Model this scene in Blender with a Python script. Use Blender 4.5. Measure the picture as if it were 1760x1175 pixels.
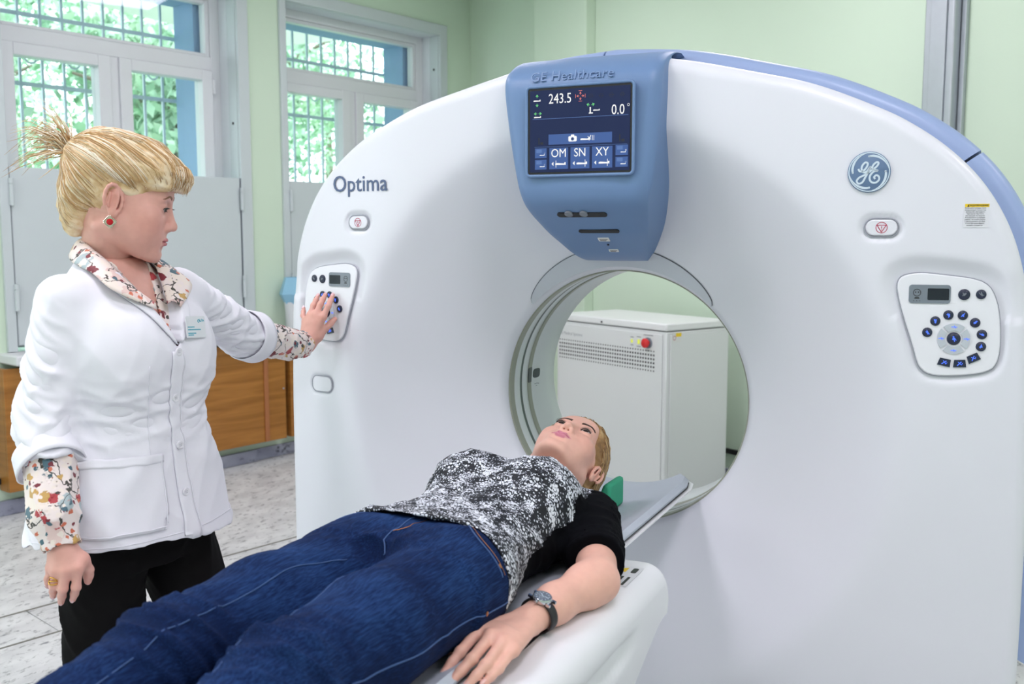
import bpy, bmesh, math, random
import numpy as np
from mathutils import Vector, Matrix, Euler

for o in list(bpy.data.objects):
    bpy.data.objects.remove(o)
random.seed(7)
rng = np.random.default_rng(11)
scene = bpy.context.scene
COL = scene.collection
PI = math.pi

# ------------------------------------------------------------------ camera
cam_d = bpy.data.cameras.new('camera')
cam = bpy.data.objects.new('camera', cam_d)
COL.objects.link(cam)
cam.location = (0.915, -2.631, 1.483)
cam.rotation_euler = (math.radians(90 - 6.29), 0, math.radians(25.5))
cam_d.sensor_width = 36.0
cam_d.lens = 34.77
cam_d.clip_start = 0.05
cam_d.dof.use_dof = True
cam_d.dof.focus_distance = 2.45
cam_d.dof.aperture_fstop = 5.0
scene.camera = cam

# ------------------------------------------------------------------ world, exposure
world = bpy.data.worlds.new('world')
scene.world = world
world.use_nodes = True
wn = world.node_tree
wn.nodes.clear()
w_out = wn.nodes.new('ShaderNodeOutputWorld')
w_bg = wn.nodes.new('ShaderNodeBackground')
w_bg.inputs['Color'].default_value = (0.86, 0.94, 1.0, 1)
w_bg.inputs['Strength'].default_value = 4.8
wn.links.new(w_bg.outputs[0], w_out.inputs[0])
scene.view_settings.view_transform = 'Standard'
scene.view_settings.look = 'None'
scene.view_settings.gamma = 1.0
scene.view_settings.exposure = 0.0
scene.view_settings.use_curve_mapping = False
scene.cycles.max_bounces = 8
LAMP_POWER = 14.6          # added lamps over the table and along the sides, W
LAMP_POWER_FRONT = 13.5     # the two added fill lamps near the front wall
ROOM_H = 3.35
# unseen ceiling lamps, added for room light: x, y (their housings are built further down, in the ceiling lamp builder)
LAMP_SPOTS = [(-1.1, -1.45), (1.0, -1.45), (-1.1, -3.7), (1.2, -3.7), (3.1, -2.4), (-2.9, -1.9), (-2.3, .4), (-1.7, 2.4), (.1, 1.7), (2.7, .3)]
LAMP_POWER_BACK = 9.0      # four lamps added to brighten the walls beyond the scanner

# ------------------------------------------------------------------ materials
MATS = {}
def nmat(name):
    m = bpy.data.materials.new(name)
    m.use_nodes = True
    nt = m.node_tree
    b = nt.nodes['Principled BSDF']
    MATS[name] = m
    return m, nt, b
def c4(c):
    return (c[0], c[1], c[2], 1.0)
def srgb(r, g, b):
    f = lambda v: ((v / 255 + .055) / 1.055) ** 2.4 if v > 10 else v / 255 / 12.92
    return (f(r), f(g), f(b))
def mat(name, col, rough=.5, metal=0., var=.03, scale=30., bump=0., bscale=200., coat=0., emit=None, estr=0., sss=0., spec=None, trans=0., ior=None):
    """plain procedural surface: a colour with a little noise in value and optional fine relief"""
    if name in MATS: return MATS[name]
    m, nt, b = nmat(name)
    N, L = nt.nodes, nt.links
    tc = N.new('ShaderNodeTexCoord')
    if var > 0:
        no = N.new('ShaderNodeTexNoise'); no.inputs['Scale'].default_value = scale; no.inputs['Detail'].default_value = 3
        L.new(tc.outputs['Object'], no.inputs['Vector'])
        mx = N.new('ShaderNodeMix'); mx.data_type = 'RGBA'
        mx.inputs[6].default_value = c4([max(0, v * (1 - var)) for v in col])
        mx.inputs[7].default_value = c4([min(1, v * (1 + var)) for v in col])
        L.new(no.outputs[0], mx.inputs[0]); L.new(mx.outputs[2], b.inputs['Base Color'])
    else:
        b.inputs['Base Color'].default_value = c4(col)
    b.inputs['Roughness'].default_value = rough
    b.inputs['Metallic'].default_value = metal
    if coat: b.inputs['Coat Weight'].default_value = coat; b.inputs['Coat Roughness'].default_value = .12
    if emit is not None:
        b.inputs['Emission Color'].default_value = c4(emit); b.inputs['Emission Strength'].default_value = estr
    if sss:
        b.inputs['Subsurface Weight'].default_value = sss; b.inputs['Subsurface Radius'].default_value = (.012, .005, .003)
    if spec is not None: b.inputs['Specular IOR Level'].default_value = spec
    if trans: b.inputs['Transmission Weight'].default_value = trans
    if ior: b.inputs['IOR'].default_value = ior
    if bump > 0:
        n2 = N.new('ShaderNodeTexNoise'); n2.inputs['Scale'].default_value = bscale; n2.inputs['Detail'].default_value = 4
        L.new(tc.outputs['Object'], n2.inputs['Vector'])
        bp = N.new('ShaderNodeBump'); bp.inputs['Strength'].default_value = bump; bp.inputs['Distance'].default_value = .002
        L.new(n2.outputs[0], bp.inputs['Height']); L.new(bp.outputs[0], b.inputs['Normal'])
    return m

M_WALL = mat('wall_paint', srgb(214, 232, 211), .75, var=.02, scale=3, bump=.15, bscale=120)
M_CEIL = mat('ceiling_paint', srgb(240, 241, 240), .8, var=.01)
M_WHITE = mat('scanner_white', srgb(226, 228, 236), .38, var=.008, scale=6, coat=.12)
M_WHITE2 = mat('table_white', srgb(232, 234, 238), .35, var=.008, scale=6, coat=.15)
M_BLUE = mat('console_blue', srgb(106, 136, 178), .42, var=.03, scale=8, bump=.12, bscale=900)
M_BAND = mat('trim_blue', srgb(152, 172, 212), .36, var=.02, scale=8)
M_DARKSEAM = mat('dark_seam', (.02, .022, .03), .6, var=0)
M_FRAME = mat('window_plastic', srgb(226, 228, 232), .35, var=.01)
M_STEEL_PAINT = mat('grey_painted_steel', srgb(206, 214, 217), .42, var=.02, scale=10)
M_REVEAL = mat('reveal_paint', srgb(222, 227, 232), .7, var=.02)
M_BLUEGREY = mat('outer_reveal', srgb(150, 178, 214), .8, var=.05)
M_BAR = mat('grille_paint', srgb(206, 220, 232), .5, var=.03)
M_BLACK = mat('black_plastic', (.012, .012, .014), .45, var=0)
M_GASK = mat('gasket_grey', srgb(158, 162, 172), .5, var=.02)
M_GREY = mat('grey_plastic', srgb(122, 128, 138), .45, var=.03)
M_STEEL = mat('brushed_steel', srgb(186, 190, 198), .35, metal=.75, var=.06, scale=20)
M_CAB = mat('cabinet_paint', srgb(226, 228, 228), .4, var=.01, scale=5)

def m_glass():
    m, nt, b = nmat('window_glass')
    N, L = nt.nodes, nt.links
    nt.nodes.remove(b)
    out = [n for n in N if n.type == 'OUTPUT_MATERIAL'][0]
    tr = N.new('ShaderNodeBsdfTransparent'); tr.inputs[0].default_value = (.95, .98, .97, 1)
    gl = N.new("ShaderNodeBsdfGlossy"); gl.inputs["Roughness"].default_value = .02
    lw = N.new("ShaderNodeLayerWeight"); lw.inputs[0].default_value = .5
    pw = N.new("ShaderNodeMath"); pw.operation = "POWER"; pw.inputs[1].default_value = 5
    fr = N.new("ShaderNodeMath"); fr.operation = "MULTIPLY_ADD"; fr.inputs[1].default_value = .8; fr.inputs[2].default_value = .03
    L.new(lw.outputs["Facing"], pw.inputs[0]); L.new(pw.outputs[0], fr.inputs[0])
    mx = N.new('ShaderNodeMixShader')
    L.new(fr.outputs[0], mx.inputs[0]); L.new(tr.outputs[0], mx.inputs[1]); L.new(gl.outputs[0], mx.inputs[2]); L.new(mx.outputs[0], out.inputs[0])
    return m
M_GLASS = m_glass()

def ramp(nt, stops, interp='LINEAR'):
    r = nt.nodes.new('ShaderNodeValToRGB')
    r.color_ramp.interpolation = interp
    e = r.color_ramp.elements
    while len(e) < len(stops): e.new(.5)
    for k, (p, c) in enumerate(stops):
        e[k].position = p; e[k].color = c4(c)
    return r
def m_terrazzo(name, base, flecks, big, rough):
    m, nt, b = nmat(name)
    N, L = nt.nodes, nt.links
    tc = N.new('ShaderNodeTexCoord')
    mp = N.new('ShaderNodeMapping'); mp.inputs['Scale'].default_value = (1, .55, 1); mp.inputs['Rotation'].default_value = (0, 0, .5)
    L.new(tc.outputs['Object'], mp.inputs[0])
    n1 = N.new('ShaderNodeTexNoise'); n1.inputs['Scale'].default_value = big; n1.inputs['Detail'].default_value = 5; n1.inputs['Roughness'].default_value = .68
    n2 = N.new('ShaderNodeTexNoise'); n2.inputs['Scale'].default_value = big * .3; n2.inputs['Detail'].default_value = 2
    L.new(mp.outputs[0], n1.inputs[0]); L.new(mp.outputs[0], n2.inputs[0])
    r1 = ramp(nt, [(.0, flecks), (.34, flecks), (.40, [v * .72 for v in base]), (.46, base)])
    r2 = ramp(nt, [(.35, [v * .86 for v in base]), (.65, (1, 1, 1))])
    L.new(n1.outputs[0], r1.inputs[0]); L.new(n2.outputs[0], r2.inputs[0])
    mx = N.new('ShaderNodeMix'); mx.data_type = 'RGBA'; mx.blend_type = 'MULTIPLY'; mx.inputs[0].default_value = .6
    L.new(r1.outputs[0], mx.inputs[6]); L.new(r2.outputs[0], mx.inputs[7]); L.new(mx.outputs[2], b.inputs['Base Color'])
    b.inputs['Roughness'].default_value = rough
    return m
M_FLOOR = m_terrazzo('floor_terrazzo', srgb(226, 226, 228), srgb(128, 130, 140), 34, .38)
M_SKIRT = m_terrazzo('skirting_marble', srgb(176, 178, 196), srgb(58, 60, 74), 22, .35)
def m_wood(name, a, bcol, sc=1.):
    m, nt, b = nmat(name)
    N, L = nt.nodes, nt.links
    tc = N.new('ShaderNodeTexCoord')
    mp = N.new('ShaderNodeMapping'); mp.inputs['Scale'].default_value = (1.2 * sc, 1.2 * sc, 16 * sc)
    L.new(tc.outputs['Object'], mp.inputs[0])
    n1 = N.new('ShaderNodeTexNoise'); n1.inputs['Scale'].default_value = 1.6; n1.inputs['Detail'].default_value = 5; n1.inputs['Distortion'].default_value = .6
    L.new(mp.outputs[0], n1.inputs[0])
    r = ramp(nt, [(.3, a), (.7, bcol)])
    L.new(n1.outputs[0], r.inputs[0]); L.new(r.outputs[0], b.inputs['Base Color'])
    b.inputs['Roughness'].default_value = .35
    return m
M_WOOD = m_wood('honey_wood_veneer', srgb(150, 96, 36), srgb(186, 126, 58))
M_EDGE = mat('wood_edge_band', srgb(176, 112, 70), .4, var=.05)

# ------------------------------------------------------------------ object helpers
def link(o, parent=None):
    COL.objects.link(o)
    if parent is not None: o.parent = parent
    return o
def tag(o, label=None, cat=None, group=None, kind=None):
    if label: o['label'] = label
    if cat: o['category'] = cat
    if group: o['group'] = group
    if kind: o['kind'] = kind
    return o
def empty(name, loc=(0, 0, 0), rz=0.):
    o = bpy.data.objects.new(name, None)
    o.empty_display_size = .1
    o.location = loc; o.rotation_euler = (0, 0, rz)
    COL.objects.link(o)
    return o
def mesh_obj(name, verts, faces, m, parent=None, smooth=False, mi=None, mw=None):
    me = bpy.data.meshes.new(name)
    me.from_pydata([tuple(v) for v in verts], [], [tuple(f) for f in faces])
    for mm in (m if isinstance(m, (list, tuple)) else [m]): me.materials.append(mm)
    if mi is not None: me.polygons.foreach_set('material_index', np.array(mi, dtype=np.int32))
    if smooth: me.polygons.foreach_set('use_smooth', np.ones(len(me.polygons), dtype=bool))
    me.update()
    o = bpy.data.objects.new(name, me)
    link(o, parent)
    if mw is not None: o.matrix_local = mw
    return o
class MB:
    """collects shapes of ONE part; build() links them as one mesh"""
    def __init__(s): s.v = []; s.f = []; s.m = []
    def add(s, v, f, mi=0):
        o = len(s.v)
        s.v += [tuple(p) for p in v]; s.f += [tuple(i + o for i in q) for q in f]; s.m += [mi] * len(f)
        return s
    def box(s, lo, hi, mi=0, M=None):
        (a, b, c), (d, e, g) = lo, hi
        v = [Vector(p) for p in ((a, b, c), (d, b, c), (d, e, c), (a, e, c), (a, b, g), (d, b, g), (d, e, g), (a, e, g))]
        if M is not None: v = [M @ p for p in v]
        return s.add(v, [(0, 3, 2, 1), (4, 5, 6, 7), (0, 1, 5, 4), (1, 2, 6, 5), (2, 3, 7, 6), (3, 0, 4, 7)], mi)
    def prism(s, pts, z0, z1, mi=0, M=None):
        """pts: 2-D outline counter-clockwise in local xy, from z0 to z1"""
        n = len(pts)
        v = [Vector((p[0], p[1], z0)) for p in pts] + [Vector((p[0], p[1], z1)) for p in pts]
        if M is not None: v = [M @ p for p in v]
        f = [tuple(range(n - 1, -1, -1)), tuple(range(n, 2 * n))] + [(i, (i + 1) % n, n + (i + 1) % n, n + i) for i in range(n)]
        return s.add(v, f, mi)
    def tube(s, pts, r, n=8, mi=0, closed=False, cap=True):
        pts = [Vector(p) for p in pts]
        k = len(pts)
        rs = r if isinstance(r, (list, tuple, np.ndarray)) else [r] * k
        vs = []; fs = []
        ref = None
        for i in range(k):
            if closed: t = pts[(i + 1) % k] - pts[i - 1]
            else: t = pts[min(i + 1, k - 1)] - pts[max(i - 1, 0)]
            t.normalize()
            if ref is None: ref = t.orthogonal().normalized()
            ref = (ref - t * ref.dot(t))
            if ref.length < 1e-6: ref = t.orthogonal()
            ref.normalize()
            bi = t.cross(ref)
            for j in range(n):
                a = 2 * PI * j / n
                vs.append(pts[i] + (ref * math.cos(a) + bi * math.sin(a)) * rs[i])
        for i in range(k if closed else k - 1):
            i2 = (i + 1) % k
            for j in range(n):
                j2 = (j + 1) % n
                fs.append((i * n + j, i * n + j2, i2 * n + j2, i2 * n + j))
        if cap and not closed:
            fs.append(tuple(range(n - 1, -1, -1))); fs.append(tuple((k - 1) * n + j for j in range(n)))
        return s.add(vs, fs, mi)
    def lathe(s, prof, n=24, mi=0, M=None):
        """prof: (radius, height) pairs about local z"""
        vs = []; fs = []
        for (r, h) in prof:
            for j in range(n):
                a = 2 * PI * j / n
                p = Vector((r * math.cos(a), r * math.sin(a), h))
                vs.append(M @ p if M is not None else p)
        for i in range(len(prof) - 1):
            for j in range(n):
                j2 = (j + 1) % n
                fs.append((i * n + j, i * n + j2, (i + 1) * n + j2, (i + 1) * n + j))
        fs.append(tuple(range(n - 1, -1, -1))); fs.append(tuple((len(prof) - 1) * n + j for j in range(n)))
        return s.add(vs, fs, mi)
    def build(s, name, m, parent=None, smooth=False, bevel=0., seg=2, auto=None, mw=None):
        o = mesh_obj(name, s.v, s.f, m, parent, smooth, s.m if isinstance(m, (list, tuple)) else None, mw)
        if bevel:
            b = o.modifiers.new('bevel', 'BEVEL'); b.width = bevel; b.segments = seg; b.limit_method = 'ANGLE'; b.angle_limit = math.radians(35)
            b.harden_normals = False
            smooth_by_angle(o.data, 40)
        elif auto: smooth_by_angle(o.data, auto)
        return o
def smooth_by_angle(me, deg):
    me.polygons.foreach_set('use_smooth', np.ones(len(me.polygons), dtype=bool))
    bm = bmesh.new(); bm.from_mesh(me)
    for e in bm.edges:
        e.smooth = not (len(e.link_faces) == 2 and e.calc_face_angle(0) > math.radians(deg))
    bm.to_mesh(me); bm.free()
def rrect(w, h, r, n=6, cx=0., cy=0.):
    p = []
    for (sx, sy, a0) in ((1, 1, 0), (-1, 1, 90), (-1, -1, 180), (1, -1, 270)):
        for k in range(n + 1):
            a = math.radians(a0 + 90 * k / n)
            p.append((cx + sx * (w / 2 - r) + r * math.cos(a), cy + sy * (h / 2 - r) + r * math.sin(a)))
    return p
def circ(r, n=24, cx=0., cy=0.):
    return [(cx + r * math.cos(2 * PI * k / n), cy + r * math.sin(2 * PI * k / n)) for k in range(n)]
def smooth_poly(pts, sub=5, closed=True):
    """Catmull-Rom through the points"""
    n = len(pts); out = []
    P = [np.array(p, float) for p in pts]
    rngi = range(n if closed else n - 1)
    for i in rngi:
        p0 = P[i - 1] if (closed or i > 0) else P[0]
        p1 = P[i]; p2 = P[(i + 1) % n]
        p3 = P[(i + 2) % n] if (closed or i + 2 < n) else P[-1]
        for k in range(sub):
            t = k / sub
            out.append(.5 * (2 * p1 + (p2 - p0) * t + (2 * p0 - 5 * p1 + 4 * p2 - p3) * t * t + (3 * p1 - p0 - 3 * p2 + p3) * t ** 3))
    if not closed: out.append(P[-1])
    return out
def text_geo(txt, size, depth=.0006, spacing=1., shear=0., bold=0.):
    """lettering as mesh data in its local xy plane, centred; returns verts, faces, width"""
    cu = bpy.data.curves.new('lettering', 'FONT')
    cu.body = txt; cu.size = size; cu.align_x = 'CENTER'; cu.align_y = 'CENTER'; cu.space_character = spacing; cu.shear = shear
    cu.extrude = depth / 2; cu.resolution_u = 3; cu.offset = bold
    o = bpy.data.objects.new('lettering', cu); COL.objects.link(o)
    dg = bpy.context.evaluated_depsgraph_get()
    me = bpy.data.meshes.new_from_object(o.evaluated_get(dg))
    v = [tuple(q.co) for q in me.vertices]; f = [tuple(p.vertices) for p in me.polygons]
    bpy.data.objects.remove(o); bpy.data.curves.remove(cu); bpy.data.meshes.remove(me)
    return v, f
def add_text(mb, txt, size, cx=0, cy=0, z=0, mi=0, depth=.0006, spacing=1., bold=0., M=None, sx=1.):
    v, f = text_geo(txt, size, depth, spacing, 0., bold)
    v = [Vector((p[0] * sx + cx, p[1] + cy, p[2] + z)) for p in v]
    if M is not None: v = [M @ p for p in v]
    mb.add(v, f, mi)
def stroke(mb, pts, w, z0=0., z1=.0008, mi=0, M=None, taper=None):
    """a flat brush stroke along a 2-D line"""
    P = [np.array(p[:2], float) for p in pts]; n = len(P)
    L_, R_ = [], []
    for i in range(n):
        t = P[min(i + 1, n - 1)] - P[max(i - 1, 0)]
        t = t / (np.linalg.norm(t) + 1e-9)
        nn = np.array((-t[1], t[0]))
        ww = (w[i] if isinstance(w, (list, tuple, np.ndarray)) else w) / 2
        L_.append(P[i] + nn * ww); R_.append(P[i] - nn * ww)
    v = [Vector((p[0], p[1], z1)) for p in L_] + [Vector((p[0], p[1], z1)) for p in R_] + [Vector((p[0], p[1], z0)) for p in L_] + [Vector((p[0], p[1], z0)) for p in R_]
    if M is not None: v = [M @ p for p in v]
    f = []
    for i in range(n - 1):
        f += [(n + i, n + i + 1, i + 1, i), (i, i + 1, 2 * n + i + 1, 2 * n + i), (n + i + 1, n + i, 3 * n + i, 3 * n + i + 1)]
    mb.add(v, f, mi)
# ================================================================== THE ROOM
WB = Vector((-3.30, 2.58, 0)); WU = Vector((.22793, .97368, 0)); WN = Vector((.97368, -.22793, 0))     # window wall: base point, along, into the room
BB = Vector((-2.85, 4.496, 0)); BV = Vector((.88315, -.46908, 0)); BN = Vector((-.46908, -.88315, 0))   # back wall
WM = Matrix(((WU.x, WN.x, 0, WB.x), (WU.y, WN.y, 0, WB.y), (0, 0, 1, 0), (0, 0, 0, 1)))                  # local (t, into room, z)
BM_ = Matrix(((BV.x, BN.x, 0, BB.x), (BV.y, BN.y, 0, BB.y), (0, 0, 1, 0), (0, 0, 0, 1)))
T_END = 1.968
WIN = [(-1.70, -.25), (.12, 1.60)]           # window openings along the wall
SILL, HEAD = .86, 2.985
TH = .46

# floor: slabs either side of the cable duct, the duct cover between two joints
D0, D1 = Vector((-2.466, -.152, 0)), Vector((-2.156, .893, 0))
du = (D1 - D0).normalized(); dn = Vector((-du.y, du.x, 0))
FM = Matrix(((du.x, dn.x, 0, D0.x), (du.y, dn.y, 0, D0.y), (0, 0, 1, 0), (0, 0, 0, 1)))
def floor_piece(a0, a1, b0, b1, name, parent=None):
    mb = MB(); mb.box((a0, b0, -.06), (a1, b1, 0), 0, FM)
    return mb.build(name, M_FLOOR, parent)
floor = MB().box((-6.5, -7.5, -.12), (7.5, 6.5, -.012)).build('floor', M_DARKSEAM)
tag(floor, kind='structure', label='pale terrazzo floor with dark flecks and a cable duct cover')
floor_piece(-6, 6.5, .008, 4.2, 'floor_slab', floor)
floor_piece(-6, 6.5, -7.2, -.306, 'floor_slab', floor)
for k in range(-4, 5):
    floor_piece(k * 1.3 + .1, k * 1.3 + 1.396, -.296, 0.0, 'duct_cover', floor)
mbm = MB()
mbm.box((-6, -.0045, -.02), (6.5, .0085, .001), 0, FM).box((-6, -.306, -.02), (6.5, -.294, .001), 0, FM)
mbm.build('duct_edge_strip', mat('duct_edge_metal', srgb(120, 118, 112), .5, var=.1), floor)

def wallbox(mb, t0, t1, z0, z1, d=TH):
    mb.box((t0, -d, z0), (t1, 0, z1), 0, WM)
mb = MB()
edges = [-5.5] + [e for w in WIN for e in w] + [T_END + .5]
for a, b in ((-5.5, WIN[0][0]), (WIN[0][1], WIN[1][0]), (WIN[1][1], T_END + .08)):
    wallbox(mb, a, b, 0, ROOM_H)
for (a, b) in WIN:
    wallbox(mb, a, b, 0, SILL - .03); wallbox(mb, a, b, HEAD, ROOM_H)
tag(mb.build('wall_left', M_WALL), kind='structure', label='mint green wall with two barred windows')
mb = MB()
mb.box((-.02, -.25, 0), (9.5, 0, ROOM_H), 0, BM_)
wb = tag(mb.build('wall_back', M_WALL), kind='structure', label='mint green back wall behind the scanner')
mb = MB().box((.93, 0, 0), (1.50, .085, ROOM_H), 0, BM_)
mb.build('pilaster', M_WALL, wb, bevel=.006)
mb = MB().box((4.2, -6.2, 0), (4.4, 5, ROOM_H)); tag(mb.build('wall_right', M_WALL), kind='structure', label='mint green wall right of the camera')
mb = MB().box((-5.2, -5.3, 0), (4.4, -5.1, ROOM_H)); tag(mb.build('wall_front', M_WALL), kind='structure', label='mint green wall behind the camera')
mb = MB().box((-5.8, -5.3, ROOM_H), (5.2, 5.6, ROOM_H + .15)); tag(mb.build('ceiling', M_CEIL), kind='structure', label='plain white ceiling')

# skirting, black cable strip
mb = MB().box((-5.4, 0, 0), (-.2, .03, .078), 0, WM); tag(mb.build('baseboard_left', M_SKIRT, bevel=.003), kind='structure', label='grey marble skirting under the windows')
mb = MB().box((-.2, 0, 0), (T_END, .012, .078), 0, WM); tag(mb.build('baseboard_corner', M_SKIRT, bevel=.003), kind='structure', label='grey marble skirting by the room corner')
mb = MB().box((0.02, 0, 0), (.928, .02, .075), 0, BM_).box((.925, .087, 0), (1.505, .107, .075), 0, BM_).box((1.503, 0, 0), (8.0, .02, .075), 0, BM_)
tag(mb.build('baseboard_back', M_SKIRT, bevel=.003), kind='structure', label='grey marble skirting of the back wall')
mb = MB().box((1.51, 0.001, .168), (8.0, .02, .196), 0, BM_)
tag(mb.build('trim_1', M_BLACK), kind='structure', label='black cable strip along the back wall')
mb = MB().box((-5.0, 0.001, .17), (-1.76, .02, .2), 0, WM)
tag(mb.build('trim_2', M_BLACK), kind='structure', label='black cable strip along the window wall')

# windows
def make_window(idx, a, b):
    root = empty('window_%d' % idx, WM @ Vector((a, 0, SILL)))
    tag(root, ['white plastic window behind the standing woman, with closed grey steel shutters', 'white plastic window left of the scanner top, with grey steel shutters'][idx - 1], kind='structure')
    inv = Matrix.Translation(-Vector(root.location))
    Mw = inv @ WM
    G = .17                       # depth of the frame behind the wall face
    z0, z1 = SILL, HEAD
    zt0, zt1 = 2.45, 2.58
    mid = (a + b) / 2
    def part(name, m, boxes, parent=root, bev=.004):
        mb = MB()
        for lo, hi in boxes: mb.box(lo, hi, 0, Mw)
        return mb.build(name, m, parent, bevel=bev)
    # outer reveal in the masonry
    part('outer_reveal', M_BLUEGREY, [((a + .06, -TH - .01, z0), (a + .13, -G - .09, z1)), ((b - .13, -TH - .01, z0), (b - .06, -G - .09, z1)), ((a + .06, -TH - .01, z1 - .07), (b - .06, -G - .09, z1))], bev=0)
    fr = part('window_frame', M_FRAME, [((a, -G - .09, z0), (a + .07, -G, z1)), ((b - .07, -G - .09, z0), (b, -G, z1)), ((a + .07, -G - .09, z1 - .06), (b - .07, -G, z1)), ((a + .07, -G - .09, z0), (b - .07, -G, z0 + .07))])
    part('transom', M_FRAME, [((a + .07, -G - .09, zt0 + .045), (b - .07, -G, zt1))], fr)
    part('mullion', M_FRAME, [((mid - .028, -G - .09, z0 + .07), (mid + .028, -G, zt0 + .045))], fr)
    # top light beads and pane
    part('glazing_bead', M_FRAME, [((a + .07, -G - .07, zt1), (a + .1, -G - .01, z1 - .06)), ((b - .1, -G - .07, zt1), (b - .07, -G - .01, z1 - .06)), ((a + .1, -G - .07, zt1), (b - .1, -G - .01, zt1 + .02)), ((a + .1, -G - .07, z1 - .085), (b - .1, -G - .01, z1 - .06))], fr)
    part('pane', M_GLASS, [((a + .1, -G - .045, zt1 + .02), (b - .1, -G - .039, z1 - .085))], bev=0)
    for (s0, s1) in ((a + .07, mid - .028), (mid + .028, b - .07)):
        sa = part('sash', M_FRAME, [((s0, -G - .075, z0 + .07), (s0 + .075, -G + .015, zt0 + .045)), ((s1 - .075, -G - .075, z0 + .07), (s1, -G + .015, zt0 + .045)),
                                    ((s0 + .075, -G - .075, zt0 - .02), (s1 - .075, -G + .015, zt0 + .045)), ((s0 + .075, -G - .075, z0 + .07), (s1 - .075, -G + .015, z0 + .15))])
        part('pane', M_GLASS, [((s0 + .075, -G - .04, z0 + .15), (s1 - .075, -G - .034, zt0 - .02))], sa, 0)
        part('hinge', M_FRAME, [((s1 - .004 if s1 > mid else s0 - .016, -G + .001, zt0 - .1), (s1 + .016 if s1 > mid else s0 + .004, -G + .024, zt0 - .01))], sa)
    # steel frame round the mouth of the opening, flush with the wall
    part('steel_frame', M_STEEL_PAINT, [((a - .045, .0, z0), (a + .005, .022, z1 + .045)), ((b - .005, 0, z0), (b + .075, .022, z1 + .075)), ((a + .005, 0, z1 - .005), (b - .005, .022, z1 + .075)),
                                        ((b - .008, -.085, z0), (b - .001, 0, z1)), ((a + .001, -.085, z0), (a + .008, 0, z1))])
    part('bolt', M_BLACK, [((b - .013, -.05, 2.16 if idx == 1 else 2.72), (b - .007, -.036, 2.176 if idx == 1 else 2.738))], bev=.002)
    part('side_lining', M_REVEAL, [((a + .0005, -G + .001, z0), (a + .006, -.086, z1)), ((b - .006, -G + .001, z0), (b - .0005, -.086, z1)), ((a, -G + .001, z1 - .006), (b, -.004, z1 - .0005))], bev=0)
    # shutters over the lower half
    for (s0, s1, hs) in ((a + .012, mid - .003, 0), (mid + .003, b - .012, 1)):
        sh = part('shutter', M_STEEL_PAINT, [((s0, -.012, z0 + .03), (s1, .012, 1.825))], bev=.005)
        for hz in (1.13, 1.68):
            hx = s1 + .002 if hs else s0 - .002
            mb = MB()
            mb.tube([Mw @ Vector((hx, .03, hz - .055)), Mw @ Vector((hx, .03, hz + .055))], .012, 10)
            mb.tube([Mw @ Vector((hx, .03, hz + .058)), Mw @ Vector((hx, .03, hz + .085))], .012, 10)
            mb.build('hinge', M_STEEL_PAINT, sh, auto=40)
        mb = MB()
        e = s1 + .005 if hs else s0 - .005
        mb.box((min(e, e + .004), .0, z0 + .03), (max(e, e + .004), .013, 1.825), 0, Mw)
        mb.build('gap_seal', M_GREY, sh)
    part('windowsill', M_FRAME, [((a - .09, -.02, z0 - .055), (b + (.11 if idx == 1 else .12), .2, z0 - .002))], bev=.01)
    # forged grille outside
    gy = -TH - .04
    n = 11
    for k in range(n):
        t = a + .08 + (b - a - .16) * k / (n - 1)
        mb = MB(); mb.box((t - .007, gy - .007, z0 - .05), (t + .007, gy + .007, z1 + .05), 0, Mw)
        mb.build('grille_bar', M_BAR, root)
    for zz in (z0 + .3, 1.75, 2.33, 2.72):
        mb = MB(); mb.box((a - .02, gy - .004, zz - .012), (b + .02, gy + .004, zz + .012), 0, Mw)
        mb.build('grille_rail', M_BAR, root)
    for k in range(0, n - 1, 2):
        t = a + .08 + (b - a - .16) * (k + .5) / (n - 1); d = (b - a - .16) / (n - 1) * .36
        mb = MB(); mb.tube([Mw @ Vector((t + d * math.cos(q), gy, 2.52 + d * 1.5 * math.sin(q))) for q in np.linspace(0, 2 * PI, 17)[:-1]], .006, 5, closed=True)
        mb.build('grille_scroll', M_BAR, root)
    return root
for i, (a, b) in enumerate(WIN): make_window(i + 1, a, b)

# wooden radiator covers under the sills
def rad_cover(t0, t1, label, strip=None, d=.11):
    r = empty('radiator_cover', WM @ Vector(((t0 + t1) / 2, 0, .0)))
    Mw = Matrix.Translation(-Vector(r.location)) @ WM
    tag(r, label, 'radiator cover', 'wooden radiator covers under the windows')
    MB().box((t0, d - .02, .137), (t1, d, .785), 0, Mw).build('front_board', M_WOOD, r, bevel=.003)
    MB().box((t0, .002, .137), (t0 + .02, d - .02, .785), 0, Mw).build('side_board', M_WOOD, r)
    MB().box((t1 - .02, .002, .137), (t1, d - .02, .785), 0, Mw).build('side_board', M_WOOD, r)
    if strip:
        MB().box((strip - .016, d + .001, .14), (strip + .016, d + .009, .78), 0, Mw).build('joint_strip', M_EDGE, r, bevel=.002)
        mb = MB(); mb.lathe([(.006, 0), (.006, .004), (.003, .006)], 10, 0, Mw @ Matrix.Translation((strip + .14, d, .47)) @ Matrix.Rotation(-PI / 2, 4, 'X')); mb.build('screw_cap', M_STEEL, r)
rad_cover(-1.82, -.02, 'honey wood radiator cover behind the standing woman', -.18)
rad_cover(.02, 1.75, 'honey wood radiator cover beside the scanner, mostly hidden', .19)

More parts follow.
